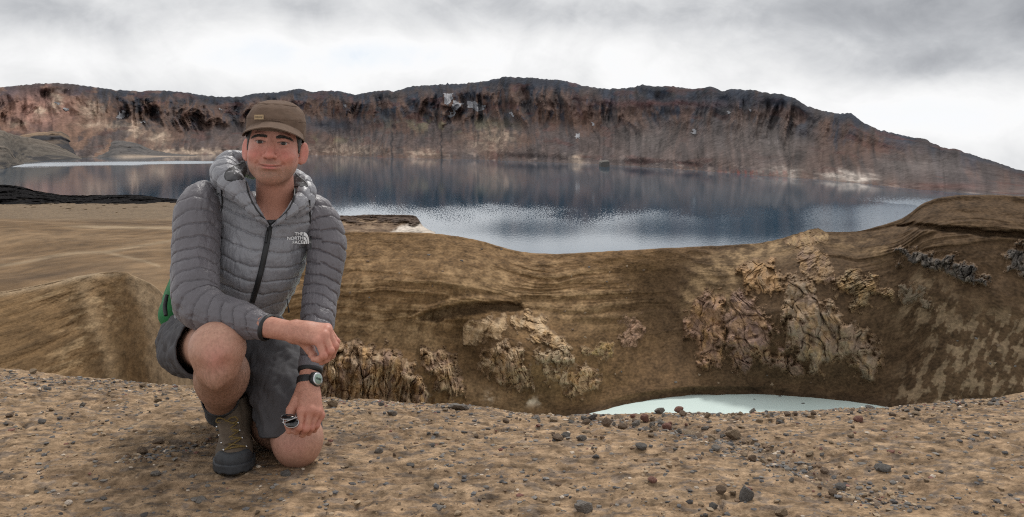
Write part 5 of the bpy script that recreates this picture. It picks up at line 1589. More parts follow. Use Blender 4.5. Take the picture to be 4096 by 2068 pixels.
def legs_sdf(P):
    kr, hr, an = J['r_knee'], J['r_hip'], J['r_ankle']
    d = rcone(P, hr, kr + np.array((0, 0.02, 0.004)), 0.074, 0.066)
    d = smin(d, ell(P, kr + np.array((0.0, -0.005, 0.004)), (0.074, 0.062, 0.070)), 0.03)
    d = smin(d, ell(P, kr + np.array((0.006, -0.040, -0.012)), (0.043, 0.030, 0.046)), 0.035)      # knee cap
    cm = lerp(kr, an, 0.36) + np.array((0.0, 0.030, -0.010))
    calf = rcone(P, kr + np.array((0.002, 0.0, -0.040)), an, 0.062, 0.042)
    calf = smin(calf, ell(P, cm, (0.078, 0.068, 0.080)), 0.04)
    d = smin(d, calf, 0.010)
    d = smax(d, -sph(P, kr + np.array((-0.034, -0.082, -0.036)), 0.016), 0.03)                       # hollows beside the knee cap
    d = smax(d, -sph(P, kr + np.array((0.052, -0.070, -0.030)), 0.014), 0.03)
    d = smin(d, ell(P, kr + np.array((0.012, -0.052, -0.070)), (0.016, 0.016, 0.024)), 0.03)        # shin bone head
    kl, hl, al = J['l_knee'], J['l_hip'], J['l_ankle']
    t = rcone(P, hl, kl + np.array((0, 0.0, 0.02)), 0.090, 0.070)
    t = smin(t, ell(P, kl + np.array((0.002, -0.010, 0.004)), (0.066, 0.060, 0.072)), 0.03)
    lc = rcone(P, kl + np.array((-0.012, 0.03, -0.012)), al, 0.058, 0.040)
    lc = smin(lc, ell(P, lerp(kl, al, 0.38) + np.array((0, 0, 0.015)), (0.066, 0.11, 0.064)), 0.04)
    t = smin(t, lc, 0.012)
    return smin(d, t, 0.004)
def trunk_sdf(P):
    d = ell(P, U(1045, 1020, 2.79), (0.115, 0.085, 0.16))
    d = smin(d, ell(P, U(960, 1200, 2.84), (0.115, 0.09, 0.14)), 0.06)
    d = smin(d, rcone(P, U(850, 830, 2.74), U(1240, 885, 2.75), 0.04, 0.04), 0.06)
    for pts_, rad_ in ((r_pts, r_rad), (l_pts, l_rad)):
        d = smin(d, chain(P, pts_[2::2], [r_ * 0.55 for r_ in rad_[2::2]], 0.01), 0.02)
    return d
def neck_sdf(P):
    d = rcone(P, NECK0, NECK1, 0.0540, 0.060)
    d = smin(d, ell(P, U(1092, 905, 2.735), (0.105, 0.060, 0.050)), 0.05)
    return d
def headneck(P):
    return smin(head_sdf(P), neck_sdf(P), 0.022)
def body_sdf(P):
    return smin(smin(legs_sdf(P), trunk_sdf(P), 0.03), headneck(P), 0.03)

def skin_cols(v, base):
    n = 0.8 * fbm3(v * 60, 3, 5) + 0.9 * fbm3(v * 190, 2, 6)
    c = np.broadcast_to(np.array(base), v.shape).copy()
    return c * (1 + 0.12 * n[:, None] * np.array((0.8, 1.2, 1.2)))
parts = []
# head and neck
lo = HO + np.array((-0.15, -0.17, -0.235)); hi = HO + np.array((0.16, 0.16, 0.155))
v, f = mesh_sdf(headneck, lo, hi, 0.0021)
v = relax(v, f, 1, 0.4)
q = hl_(v); x, y, z = q.T; ax = np.abs(x)
m3 = np.stack([ax, y, z], 1)
nl_ = [np.array(p) for p in ((0.0200, 0.0985, -0.040), (0.029, 0.0925, -0.053), (0.0395, 0.083, -0.069), (0.041, 0.077, -0.082))]
def g3(c_, r_):
    return np.exp(-((((m3 - np.array(c_)) / np.array(r_)) ** 2).sum(1)))
c = skin_cols(v, (0.462, 0.222, 0.162))
nz1 = fbm3(v * 90, 3, 9); nz2 = n3(v * 420, 3)
front = sstep(0.0, 0.05, y)
red = g3((0.044, 0.075, -0.034), (0.030, 0.05, 0.026)) * 0.9 + g3((0.0, 0.115, -0.035), (0.016, 0.03, 0.022)) * 0.8 + g3((0.09, -0.01, -0.025), (0.02, 0.03, 0.05)) * 0.8 + 0.35 * g3((0, 0.09, -0.11), (0.03, 0.04, 0.02))
c = mixc(c, (0.52, 0.148, 0.118), np.clip(red, 0, 1) * (0.72 + 0.25 * nz1))
beard = sstep(0.0, 0.03, y + 0.02) * sstep(-0.058, -0.085, z - 0.10 * np.maximum(ax - 0.035, 0)) * sstep(-0.150, -0.118, z)
mous = g3((0.0, 0.10, -0.0595), (0.030, 0.03, 0.0065)) * 1.1
lips_u = 0.7 * g3((0, 0.10, -0.0682), (0.021, 0.03, 0.0026)); lips_l = g3((0, 0.10, -0.0755), (0.018, 0.03, 0.0034))
c = mixc(c, (0.19, 0.115, 0.075), np.clip((beard * 0.85 + mous * 0.75 + 0.35 * g3((0, 0.09, -0.098), (0.02, 0.04, 0.012))) * (0.70 + 0.75 * nz2), 0, 0.82))
c = mixc(c, (0.50, 0.165, 0.145), np.clip(np.maximum(lips_u, lips_l) * 1.5, 0, 1) * 0.85)
line = np.exp(-(((z + 0.0715 - 4.6 * ax * ax) / 0.0013) ** 2)) * (ax < 0.034) * front
c = mixc(c, (0.14, 0.045, 0.040), line * 0.85)
fold = np.exp(-np.maximum(chain(m3, nl_, (0.001, 0.0015, 0.0015, 0.0008), 0.003), 0) / 0.0025)
c = mixc(c, (0.30, 0.125, 0.090), fold * 0.45)
c = mixc(c, (0.26, 0.105, 0.078), g3((0.0, 0.105, -0.0530), (0.016, 0.02, 0.0040)) * 0.6)
c = mixc(c, (0.58, 0.30, 0.235), g3((0.050, 0.07, -0.022), (0.014, 0.03, 0.008)) * 0.5)
c = mixc(c, (0.33, 0.165, 0.125), g3((0.0335, 0.09, -0.013), (0.017, 0.03, 0.005)) * 0.55)
lash = np.exp(-(((z - 0.0018 + 12 * (ax - 0.0335) ** 2) / 0.0017) ** 2)) * (np.abs(ax - 0.0335) < 0.0170) * sstep(0.07, 0.078, y)
c = mixc(c, (0.030, 0.018, 0.014), lash * 0.95)
c = mixc(c, (0.05, 0.02, 0.018), g3((0.0078, 0.108, -0.0505), (0.006, 0.010, 0.0036)) * 0.9)
neckm = sstep(-0.125, -0.145, z)
c = mixc(c, np.array((0.42, 0.200, 0.140)), neckm * 0.8)
parts.append((v, f, c))
# hands
for D, pad in ((RH, 0.035), (LH, 0.035)):
    fn_ = lambda P, D=D: hand_sdf(P, D['wrist'], D['mcps'], D['pips'], D['tips'], D['rad'], D['thumb'], D['thumb_r'], D['fore'], D['fore_r'], D['wr'])
    allp = np.array([D['wrist'], D['fore']] + D['mcps'] + D['pips'] + D['tips'] + D['thumb'])
    v, f = mesh_sdf(fn_, allp.min(0) - pad, allp.max(0) + pad, 0.0017)
    v = relax(v, f, 1, 0.4)
    c = skin_cols(v, (0.465, 0.222, 0.158))
    for p_ in D['mcps'] + D['pips']:
        c = mixc(c, (0.52, 0.180, 0.135), np.exp(-((v - p_) ** 2).sum(1) / 0.013 ** 2) * 0.7)
    for p_ in D['tips']:
        c = mixc(c, (0.55, 0.235, 0.185), np.exp(-((v - p_) ** 2).sum(1) / 0.010 ** 2) * 0.5)
    # short dark hairs on the wrist and the back of the hand
    hz = np.abs(n3(v * np.array((160, 160, 420)), 4))
    nearw = np.exp(-((v - lerp(D['wrist'], D['mcps'][0], 0.35)) ** 2).sum(1) / 0.045 ** 2) + np.exp(-((v - D['fore']) ** 2).sum(1) / 0.07 ** 2)
    c = mixc(c, (0.20, 0.11, 0.075), nearw * sstep(0.24, 0.5, hz) * 0.5)
    parts.append((v, f, c))
# legs
lo = np.minimum(np.minimum(J['r_hip'], J['l_ankle']), J['r_ankle']) - 0.11; lo[2] = -0.06
allp = np.array([J['r_hip'], J['r_knee'], J['r_ankle'], J['l_hip'], J['l_knee'], J['l_ankle']])
v, f = mesh_sdf(legs_sdf, allp.min(0) - 0.11, allp.max(0) + 0.11, 0.0042)
v = relax(v, f, 1, 0.4)
c = skin_cols(v, (0.455, 0.250, 0.178))
kr, kl = J['r_knee'], J['l_knee']
c = mixc(c, (0.55, 0.225, 0.185), np.exp(-(((v - kr - np.array((0.02, -0.06, -0.01))) / np.array((0.035, 0.05, 0.04))) ** 2).sum(1)) * 0.65)
c = mixc(c, (0.30, 0.155, 0.105), np.exp(-(((v - kl - np.array((0.0, -0.05, -0.05))) / np.array((0.06, 0.06, 0.035))) ** 2).sum(1)) * 0.6)
c = mixc(c, (0.55, 0.27, 0.225), np.exp(-(((v - kl - np.array((0.0, -0.05, 0.02))) / np.array((0.05, 0.06, 0.03))) ** 2).sum(1)) * 0.6)
low = sstep(0.05, -0.13, v[:, 2] - kr[2]) * (v[:, 0] < -0.70)
hz = np.abs(n3(v * np.array((170, 170, 70)), 4))
c = mixc(c, (0.25, 0.135, 0.09), 0.35 * sstep(0.25, 0.55, np.abs(n3(v * np.array((150, 150, 60)), 14))))
c = mixc(c, (0.23, 0.128, 0.084), low * (0.45 + 0.55 * sstep(0.12, 0.45, hz)))
parts.append((v, f, c))
# trunk under the clothes
v, f = mesh_sdf(trunk_sdf, np.array(U(700, 780, 2.8)) * [1, 1, 1] + np.array((-0.12, -0.42, -0.60)), np.array(U(1300, 780, 2.8)) + np.array((0.12, 0.20, 0.08)), 0.0085)
parts.append((v, f, np.array((0.5, 0.28, 0.2))))
bv, bf, bc = join_np(parts)
body = link('body', mesh_np('body', bv, bf, bc), mat_skin, person)
body['label'] = 'ruddy face, neck, hands and bare knees of the man'

# ---- eyes
def uv_sphere(c_, r_, nu=40, nv=28):
    th = np.linspace(0, np.pi, nv); ph = np.linspace(0, 2 * np.pi, nu, endpoint=False)
    T_, P_ = np.meshgrid(th, ph, indexing='ij')
    loc = np.stack([np.sin(T_) * np.cos(P_), np.cos(T_), np.sin(T_) * np.sin(P_)], -1).reshape(-1, 3)   # pole along +y
    return loc, grid_faces(nv, nu, True)
for sx in (-1, 1):
    loc, f = uv_sphere(None, 1)
    gaze = loc.copy()
    ang = np.degrees(np.arccos(np.clip(loc[:, 1], -1, 1)))
    c = np.where((ang < 11)[:, None], (0.004, 0.004, 0.004), np.where((ang < 27)[:, None], (0.022, 0.013, 0.008), (0.34, 0.30, 0.28)))
    c = np.where(((ang > 24) & (ang < 28))[:, None], (0.012, 0.008, 0.007), c)
    vv = hw_(np.array((0.0335 * sx, 0.0722, -0.0027)) + loc * 0.0132)
    link('eye', mesh_np('eye', vv, f, c), mat_eye, person)
# ---- eyebrows: thick, dark, tapering outwards
r_b = np.random.default_rng(3)
for sx in (-1, 1):
    bp = np.array([(0.0125, 0.0962, 0.0135), (0.024, 0.0960, 0.0150), (0.036, 0.0916, 0.0154), (0.047, 0.0828, 0.0132), (0.0555, 0.0745, 0.0085)])
    bt = (np.linspace(0, 1, 5))
    bvs = []
    for k in range(150):
        t_ = r_b.random(); p0 = np.array([np.interp(t_, bt, bp[:, i]) for i in range(3)])
        wdt = 0.0050 * (1 - 0.5 * t_) * (0.6 + 0.4 * min(1, t_ * 8))
        p0 = p0 + np.array((0, 0, (r_b.random() - 0.5) * 2 * wdt))
        dr_ = np.array((1.0, -0.15 - 0.5 * t_, 0.55 - 0.9 * t_)); dr_ /= np.linalg.norm(dr_)
        p1 = p0 + dr_ * 0.008 + np.array((0, 0.0012, 0))
        sxv = np.array((sx, 1, 1))
        w_ = np.array((0, 0, 0.0007))
        quad = np.stack([p0 - w_, p0 + w_, p1 + w_ * 0.3, p1 - w_ * 0.3]) * sxv
        quad[:, 1] += 0.0006
        back = quad - np.array((0, 0.0014, 0))
        v8 = np.concatenate([quad, back])
        bvs.append((hw_(v8), np.array([[0, 1, 2, 3], [7, 6, 5, 4], [0, 3, 7, 4], [1, 5, 6, 2], [0, 4, 5, 1], [3, 2, 6, 7]]), None))
    # body of the brow
    v_, f_, _, _ = loft(hw_(bp * np.array((sx, 1, 1)) - np.array((0, 0.0015, 0))), [(0.0016, 0.0015), (0.0028, 0.002), (0.0026, 0.002), (0.0016, 0.0015), (0.0006, 0.001)], 24, 10, upv, None, True, True)
    bvs.append((v_, f_, None))
    bv_, bf_, _ = join_np(bvs)
    link('eyebrow', mesh_np('eyebrow', bv_, bf_), mat_hair, person)
# ---- hair at the temples and the nape
def hair_sdf(P):
    q = hl_(P); m = np.stack([np.abs(q[:, 0]), q[:, 1], q[:, 2]], 1)
    d = head_base(q) - 0.0034 - 0.0014 * n3(q * 260, 2)
    front_edge = 0.044 + 0.32 * (q[:, 2] - 0.0) + 0.003 * n3(q * 180, 5)
    lowest = np.where(q[:, 1] > 0.004, -0.030, np.where(q[:, 1] > -0.028, 0.018, -0.075))
    d = smax(d, q[:, 1] - front_edge, 0.004)
    d = smax(d, lowest - q[:, 2], 0.004)
    return smax(d, q[:, 2] - 0.07, 0.004)
v, f = mesh_sdf(hair_sdf, HO + np.array((-0.12, -0.13, -0.09)), HO + np.array((0.12, 0.14, 0.10)), 0.0026)
link('hair', mesh_np('hair', v, f), mat_hair, person)

# ---- cap: crown, band, flat panelled top and a curved peak
cap_r = [(0.030, 0.0840, 0.1060, -0.008), (0.050, 0.0860, 0.1080, -0.008), (0.063, 0.0862, 0.1078, -0.008), (0.0645, 0.0848, 0.1064, -0.008), (0.066, 0.0858, 0.1070, -0.008),
         (0.082, 0.0815, 0.1020, -0.010), (0.098, 0.0735, 0.0930, -0.013), (0.1080, 0.0640, 0.0820, -0.016), (0.1100, 0.0612, 0.0790, -0.016), (0.1125, 0.0595, 0.0770, -0.016), (0.1190, 0.0470, 0.0610, -0.017), (0.1240, 0.031, 0.040, -0.017), (0.1262, 0.012, 0.015, -0.014), (0.1263, 0.0005, 0.0006, -0.014)]
nth = 120
th = np.linspace(0, 2 * np.pi, nth, endpoint=False)
rk = np.array(cap_r); s_ = np.concatenate([[0], np.cumsum(np.hypot(np.diff(rk[:, 0]), np.diff(rk[:, 1])))])
rq = pchip(s_, rk, np.unique(np.concatenate([np.linspace(0, s_[-1], 90), s_])))
ring = []
for zc_, a_, b2, yo in rq:
    ce, se = np.cos(th), np.sin(th)
    ex = 2.25
    xx = a_ * np.sign(ce) * np.abs(ce) ** (2 / ex); yy = b2 * np.sign(se) * np.abs(se) ** (2 / ex) + yo
    back = (1 - sstep(-0.06, 0.08, yy))
    low = (1 - sstep(0.03, 0.07, zc_))
    zt = zc_ + low * (-0.018 * back - 0.010 * (1 - sstep(0.0, 0.09, yy)) ) + 0.0 * xx
    pts_ = np.stack([xx, yy, zt], 1)
    ring.append(pts_)
cl = np.array(ring)
flat = cl.reshape(-1, 3)
wr_ = 0.0016 * fbm3(flat * 34, 3, 2) + 0.0022 * n3(flat * np.array((16, 16, 30)), 6) + 0.0010 * n3(flat * np.array((90, 90, 200)), 8) * np.exp(-((flat[:, 2] - 0.106) / 0.008) ** 2)
cn = flat - np.array((0, -0.01, 0.05)); cn /= np.linalg.norm(cn, axis=1)[:, None]
flat = flat + cn * wr_[:, None]
cap = link('cap', mesh_np('cap', hw_(flat), grid_faces(len(rq), nth, True)), mat_cap, person)
cap['label'] = 'brown cotton cap with a short curved peak'
nu_, nv_ = 70, 16
uu = np.linspace(-1, 1, nu_); vvv = np.linspace(0, 1, nv_)
UU, VV = np.meshgrid(uu, vvv, indexing='ij')
def peak(UU, VV, off):
    an = UU * math.radians(76)
    bx = 0.0855 * np.sin(an); by = -0.008 + 0.1085 * np.cos(an)
    ln = 0.060 * np.power(np.clip(1 - np.abs(UU) ** 2.6, 0, 1), 0.6) + 0.002
    ox = np.sin(an) * 0.30; oy = np.ones_like(an) * 0.95
    px_ = bx + VV * ln * ox; py_ = by + VV * ln * oy
    zb = 0.0580 - 0.030 * np.abs(UU) ** 2.0
    pz = zb - VV * ln * (0.30 + 0.15 * np.abs(UU)) - 0.012 * VV * (np.abs(UU) ** 2) + off
    return np.stack([px_, py_, pz], -1)
topv = peak(UU, VV, 0.0014).reshape(-1, 3); botv = peak(UU, VV, -0.0014).reshape(-1, 3)
gf = grid_faces(nu_, nv_)
nn = nu_ * nv_
edge = [np.arange(nn).reshape(nu_, nv_)[:, -1]]
eq = np.stack([edge[0][:-1], edge[0][1:], edge[0][1:] + nn, edge[0][:-1] + nn], 1)
pk_v = np.concatenate([topv, botv]); pk_f = np.concatenate([gf, gf[:, ::-1] + nn, eq])
link('peak', mesh_np('peak', hw_(pk_v), pk_f), mat_cap, cap)
seam = peak(uu * 0.97, np.full(nu_, 0.02), 0.004)
v_, f_ = tube(hw_(seam), 0.0017, 60, 6); link('peak_seam', mesh_np('peak_seam', v_, f_), mat_cap, cap)
sv = []
for zz_ in (0.0648, 0.1102):
    k_ = int(np.argmin(np.abs(rq[:, 0] - zz_)))
    pts_ = cl[k_][np.arange(-4, nth // 2 + 5) % nth] * np.array((1.004, 1.006, 1)) + np.array((0, 0.0004, 0))
    v_, f_ = tube(hw_(pts_), 0.0011, 90, 5); sv.append((v_, f_, None))
v_, f_, _ = join_np(sv); link('crown_seam', mesh_np('crown_seam', v_, f_), mat_cap, cap)

def text_mesh(body_, size, bold=0.0):
    cu_ = bpy.data.curves.new('lettering', 'FONT')
    cu_.body = body_; cu_.size = size; cu_.align_x = 'CENTER'; cu_.align_y = 'CENTER'; cu_.extrude = size * 0.02; cu_.offset = bold; cu_.resolution_u = 3
    o_ = bpy.data.objects.new('lettering', cu_); COL.objects.link(o_)
    dg = bpy.context.evaluated_depsgraph_get()
    me_ = bpy.data.meshes.new_from_object(o_.evaluated_get(dg))
    bpy.data.objects.remove(o_, do_unlink=True)
    return me_
def place_basis(me_, o, X, Yv, Z):
    """puts a flat mesh made in the xy plane at o with its x, y, z along the given vectors"""
    M = Matrix(((X[0], Yv[0], Z[0], o[0]), (X[1], Yv[1], Z[1], o[1]), (X[2], Yv[2], Z[2], o[2]), (0, 0, 0, 1)))
    me_.transform(M); me_.update()
    return me_
# little tan patch on the band
ao = math.radians(114)
ce, se = math.cos(ao), math.sin(ao)
pc = np.array((0.0853 * np.sign(ce) * abs(ce) ** (2 / 2.25), 0.1085 * se ** (2 / 2.25) - 0.008, 0.0685))
pn = np.array((ce / 0.085, se / 0.108, 0.0)); pn /= np.linalg.norm(pn)
pxv = np.array((pn[1], -pn[0], 0.0)); pzv = np.array((0, 0, 1.0))
_c, _s = math.cos(0.05), math.sin(0.05)
pxv, pzv = pxv * _c + pzv * _s, pzv * _c - pxv * _s
o_ = pc + pn * 0.0035
Wx, Wz, Wn = pxv @ HA, pzv @ HA, pn @ HA
bw, bh = 0.0150, 0.0068
corner = np.array([hw_(o_ + pxv * a_ * bw + pzv * b_ * bh + pn * d_) for d_ in (-0.003, 0.0008) for a_, b_ in ((-1, -1), (1, -1), (1, 1), (-1, 1))])
bxf = np.array([[3, 2, 1, 0], [4, 5, 6, 7], [0, 1, 5, 4], [1, 2, 6, 5], [2, 3, 7, 6], [3, 0, 4, 7]])
link('maker_patch', mesh_np('maker_patch', corner, bxf, None, False), mat_patch, cap)
tm = place_basis(text_mesh('FORCLAZ', 0.0060), hw_(o_ + pn * 0.0012), Wx, Wz, Wn)
link('patch_lettering', tm, mat_print, cap)

# ------------------------------------------------------------------ quilted jacket
hem_c, neck_c = U(905, 1265, 2.84), U(1085, 850, 2.72)
t_ax = (neck_c - hem_c); T_LEN = np.linalg.norm(t_ax); t_ax = t_ax / T_LEN
def torso_sdf(P):
    d = ell(P, U(1047, 985, 2.755), (0.143, 0.110, 0.150))
    d = smin(d, ell(P, U(1000, 1110, 2.775), (0.136, 0.118, 0.140)), 0.08)
    d = smin(d, ell(P, U(905, 1235, 2.83), (0.168, 0.135, 0.105)), 0.09)
    d = smin(d, rcone(P, U(862, 818, 2.735), U(1225, 868, 2.745), 0.052, 0.050), 0.06)
    q = hl_(P)
    # open neck: a funnel for the throat
    d = smax(d, -rcone(P, U(1092, 700, 2.690), U(1082, 862, 2.665), 0.070, 0.030), 0.02)
    # cut at the hem
    return smax(d, -((P - hem_c) @ t_ax) - 0.060, 0.02)
v, f = mesh_sdf(torso_sdf, U(905, 1400, 2.86) + np.array((-0.24, -0.34, -0.03)), U(1240, 780, 2.75) + np.array((0.07, 0.16, 0.03)), 0.0032)
v = relax(v, f, 2, 0.5)
nr_ = vnormals(v, f)
side = np.array((1.0, 0.25, 0.0)); side /= np.linalg.norm(side)
sc_ = (v - hem_c) @ t_ax; lat = (v - lerp(hem_c, neck_c, 0.5)) @ side
zip_x = np.interp(HOR + (ZC - v[:, 2]) / v[:, 1] * F, [880, 1010, 1215], [1080, 1060, 1005]); pxv_ = 2048 + F * v[:, 0] / v[:, 1]
q_ax = t_ax * 0.40 + np.array((0, 0, 0.60)); q_ax /= np.linalg.norm(q_ax)
co = (v - hem_c) @ q_ax + 0.010 * np.cos((pxv_ - zip_x) / 90.0) + 0.02
dq, puff = quilt(co, lat, 0.0435, 0.0052, 0.0030, 3)
zipd = np.exp(-((pxv_ - zip_x) / 14.0) ** 2) * (nr_[:, 1] < 0)
dq = dq * (1 - 0.75 * zipd) + 0.0042 * fbm3(v * np.array((9, 9, 16)), 3, 7) + 0.0010 * fbm3(v * np.array((60, 60, 30)), 3, 8)
jacket = link('jacket', mesh_np('jacket', v + nr_ * (dq - 0.008)[:, None], f), mat_jk, person)
jacket['label'] = 'shiny grey quilted down jacket'
jv, jf = v + nr_ * (dq - 0.008)[:, None], f

def sleeve(name, pts, rad, up, slant, seed, pitch=0.040):
    def disp(S, TH, P, tot):
        al = TH * 0.07
        co = S + slant * np.cos(TH - 1.0) + 0.006 * n2(TH * 1.1, S * 9, seed + 9)
        d_, p_ = quilt(co, al, pitch, 0.0044, 0.0030, seed)
        endf = sstep(0, 0.03, tot - S)
        return (d_ - 0.005) * (0.35 + 0.65 * endf) + (0.0050 * fbm3(P * 9, 3, seed) + 0.0012 * fbm3(P * 38, 3, seed + 1)) * endf
    v, f, S, TH = loft(pts, rad, 300, 150, up, disp, True, False, 0.03)
    return v, f
v, f = sleeve('sleeve', r_pts, r_rad, (0, -1, 0.2), 0.014, 11)
s1 = link('sleeve', mesh_np('sleeve', v, f), mat_slv, jacket)
def cuff_ring(p_last, p_prev, r_):
    T_ = (p_last - p_prev); T_ = T_ / np.linalg.norm(T_)
    pts_ = [p_last - T_ * 0.005, p_last, p_last + T_ * 0.004]
    v_, f_, _, _ = loft(pts_, [r_ * 1.015, r_ * 1.03, r_ * 0.97], 8, 60, (0, 0.3, 1) if abs(T_[2]) < 0.8 else (1, 0, 0), None, False, False, 0.012)
    return link('cuff', mesh_np('cuff', v_, f_), mat_black, jacket)
cuff_ring(r_pts[-1], r_pts[-2], 0.0365)
v, f = sleeve('sleeve', l_pts, l_rad, (0, -1, 0.2), 0.016, 23, 0.038)
s2 = link('sleeve', mesh_np('sleeve', v, f), mat_slv, jacket)
cuff_ring(l_pts[-1], l_pts[-2], 0.035)

# hood folded down round the neck
def roll(pts, rad, seed, nr=220, pitch=0.042, up=(0, 0, 1)):
    def disp(S, TH, P, tot):
        d_, p_ = quilt(S + 0.008 * np.cos(TH), TH * 0.05, pitch, 0.0050, 0.0028, seed)
        return d_ - 0.010 + 0.0040 * fbm3(P * 13, 3, seed)
    v_, f_, _, _ = loft(pts, rad, nr, 90, up, disp, True, True)
    return v_, f_
hood_parts = []
v1 = roll([U(1074, 905, 2.622), U(1038, 866, 2.605), U(990, 806, 2.605), U(946, 748, 2.625), U(912, 714, 2.665), U(898, 682, 2.73), U(935, 655, 2.80), U(1010, 660, 2.845), U(1095, 690, 2.86), U(1165, 715, 2.835), U(1205, 740, 2.775), U(1216, 780, 2.70), U(1184, 822, 2.645), U(1136, 868, 2.618), U(1088, 905, 2.622)],
          [(0.009, 0.010), (0.018, 0.017), (0.026, 0.022), (0.037, 0.030), (0.045, 0.040), (0.047, 0.045), (0.046, 0.046), (0.045, 0.05), (0.045, 0.05), (0.042, 0.044), (0.036, 0.034), (0.032, 0.026), (0.025, 0.020), (0.018, 0.016), (0.009, 0.010)], 31, 330)
hood_parts.append((v1[0], v1[1], None))
v2 = roll([U(985, 628, 2.78), U(940, 628, 2.77), U(896, 655, 2.755), U(878, 700, 2.73), U(898, 740, 2.70), U(945, 775, 2.665), U(990, 820, 2.64)],
          [0.012, 0.030, 0.037, 0.036, 0.034, 0.030, 0.016], 37, 160)
hood_parts.append((v2[0], v2[1], None))
v3 = roll([U(1180, 700, 2.80), U(1215, 735, 2.76), U(1228, 780, 2.72), U(1215, 830, 2.69), U(1180, 868, 2.67)], [0.020, 0.030, 0.032, 0.027, 0.014], 41, 110)
hood_parts.append((v3[0], v3[1], None))
hv, hf, _ = join_np(hood_parts)
hood = link('hood', mesh_np('hood', hv, hf), mat_jk, jacket)
# what the zip, the seams and the print sit on
def bvh_of(v_, f_):
    return BVHTree.FromPolygons([tuple(p) for p in v_], [tuple(int(i) for i in q) for q in f_])
front = v[:, 0] < 1e9
surf_v, surf_f, _ = join_np([(jv, jf, None), (hv, hf, None)])
bv_j = bvh_of(surf_v, surf_f)
def hit(px, py, tree, off=0.0, dflt=2.62):
    d = Vector(((px - 2048) / F, 1.0, -(py - HOR) / F)).normalized()
    loc, nrm, idx, dist = tree.ray_cast(Vector((0, 0, ZC)), d)
    if loc is None:
        return U(px, py, dflt), np.array((0.2, -0.97, 0.0))
    n_ = np.array(nrm)
    if n_ @ np.array(d) > 0:
        n_ = -n_
    return np.array(loc) - np.array(d) * off, n_
def ribbon(pxs, n, half, tree, off, thick=0.002):
    """a flat strip laid along a line on the clothes, a little proud of them"""
    pa = np.asarray(pxs, float)
    s_ = np.concatenate([[0], np.cumsum(np.hypot(*np.diff(pa, axis=0).T))])
    q = np.linspace(0, s_[-1], n)
    xs_, ys2 = pchip(s_, pa[:, 0], q), pchip(s_, pa[:, 1], q)
    pts_ = np.array([hit(a_, b_, tree, off)[0] for a_, b_ in zip(xs_, ys2)])
    k_ = np.ones(7) / 7
    pad = np.pad(pts_, ((3, 3), (0, 0)), mode='edge')
    pts_ = np.stack([np.convolve(pad[:, i], k_, 'valid') for i in range(3)], 1)
    v_, f_, _, _ = loft(pts_, [(half, thick)] * n, n, 10, (1, 0.2, 0), None, True, True)
    return v_, f_
v_, f_ = ribbon([(1081, 893), (1072, 950), (1058, 1020), (1040, 1100), (1022, 1165), (1006, 1215)], 60, 0.0082, bv_j, 0.0035, 0.0035)
zipper = link('zipper', mesh_np('zipper', v_, f_), mat_black, jacket)
v_, f_ = ribbon([(1072, 905), (1068, 940), (1062, 975)], 16, 0.0028, bv_j, 0.010, 0.003)
link('zip_pull', mesh_np('zip_pull', v_, f_), mat_black, zipper)
tr = []
for line_ in ([(982, 722), (994, 775), (1018, 825), (1050, 868), (1080, 898)], [(1180, 742), (1176, 790), (1156, 835), (1120, 872), (1083, 898)],
              [(980, 648), (945, 660), (912, 678), (897, 704), (905, 722), (945, 722), (978, 712)], [(1180, 692), (1205, 715), (1228, 735), (1232, 745), (1205, 744), (1178, 745)],
              [(884, 750), (890, 800), (886, 860), (872, 920), (866, 1000), (868, 1080)], [(1238, 795), (1240, 850), (1243, 920), (1242, 1000)]):
    v_, f_ = ribbon(line_, 36, 0.0026, bv_j, 0.0005, 0.0022)
    tr.append((v_, f_, None))
v_, f_, _ = join_np(tr)
link('black_piping', mesh_np('black_piping', v_, f_), mat_black, jacket)
mat_lining = mat_plain('dark_hood_lining', (0.060, 0.060, 0.064), 0.7, noise=(50, 0.3))
for lp in ([(984, 650), (948, 656), (915, 674), (899, 700), (905, 720), (945, 720), (978, 708), (990, 680)], [(1180, 694), (1205, 714), (1231, 740), (1206, 744), (1180, 745), (1174, 720)]):
    lp = np.array(lp, float); cc_ = lp.mean(0); n_l = 28
    aa_ = np.linspace(0, len(lp), n_l, endpoint=False)
    bx_ = np.stack([np.interp(aa_, np.arange(len(lp) + 1), np.append(lp[:, i], lp[0, i])) for i in range(2)], 1)
    rings_ = [np.array([hit(*(cc_ + (b_ - cc_) * k_), bv_j, 0.0035 - 0.003 * (1 - k_))[0] for b_ in bx_]) for k_ in (0.03, 0.35, 0.7, 1.0)]
    link('hood_lining', mesh_np('hood_lining', np.concatenate(rings_), grid_faces(4, n_l, True)), mat_lining, hood)
# white print on the chest: three short lines and a quartered dome
o_, n_ = hit(1198, 951, bv_j)
n_ = n_ * 0.35 + np.array((0.25, -0.95, 0.05)) * 0.65; n_ /= np.linalg.norm(n_)
gx = np.array((1.0, 0.25, -0.02)); gx -= (gx @ n_) * n_; gx /= np.linalg.norm(gx)
gy = np.cross(n_, gx)
if gy[2] < 0:
    gy = -gy
o_ = o_ + n_ * 0.0095
mm = 2.66 / F
for k_, (word, dy_) in enumerate((('THE', -17), ('NORTH', 0), ('FACE', 17))):
    me_ = text_mesh(word, 17.5 * mm * 1.05, 0.0002)
    xs_ = np.array([vv_.co.x for vv_ in me_.vertices]); wdt = xs_.max() - xs_.min()
    place_basis(me_, o_ + gx * (14 * mm - wdt / 2 - 2 * mm) - gy * dy_ * mm, gx, gy, np.cross(gx, gy))
    link('chest_lettering', me_, mat_white, jacket)
dv, df = [], []
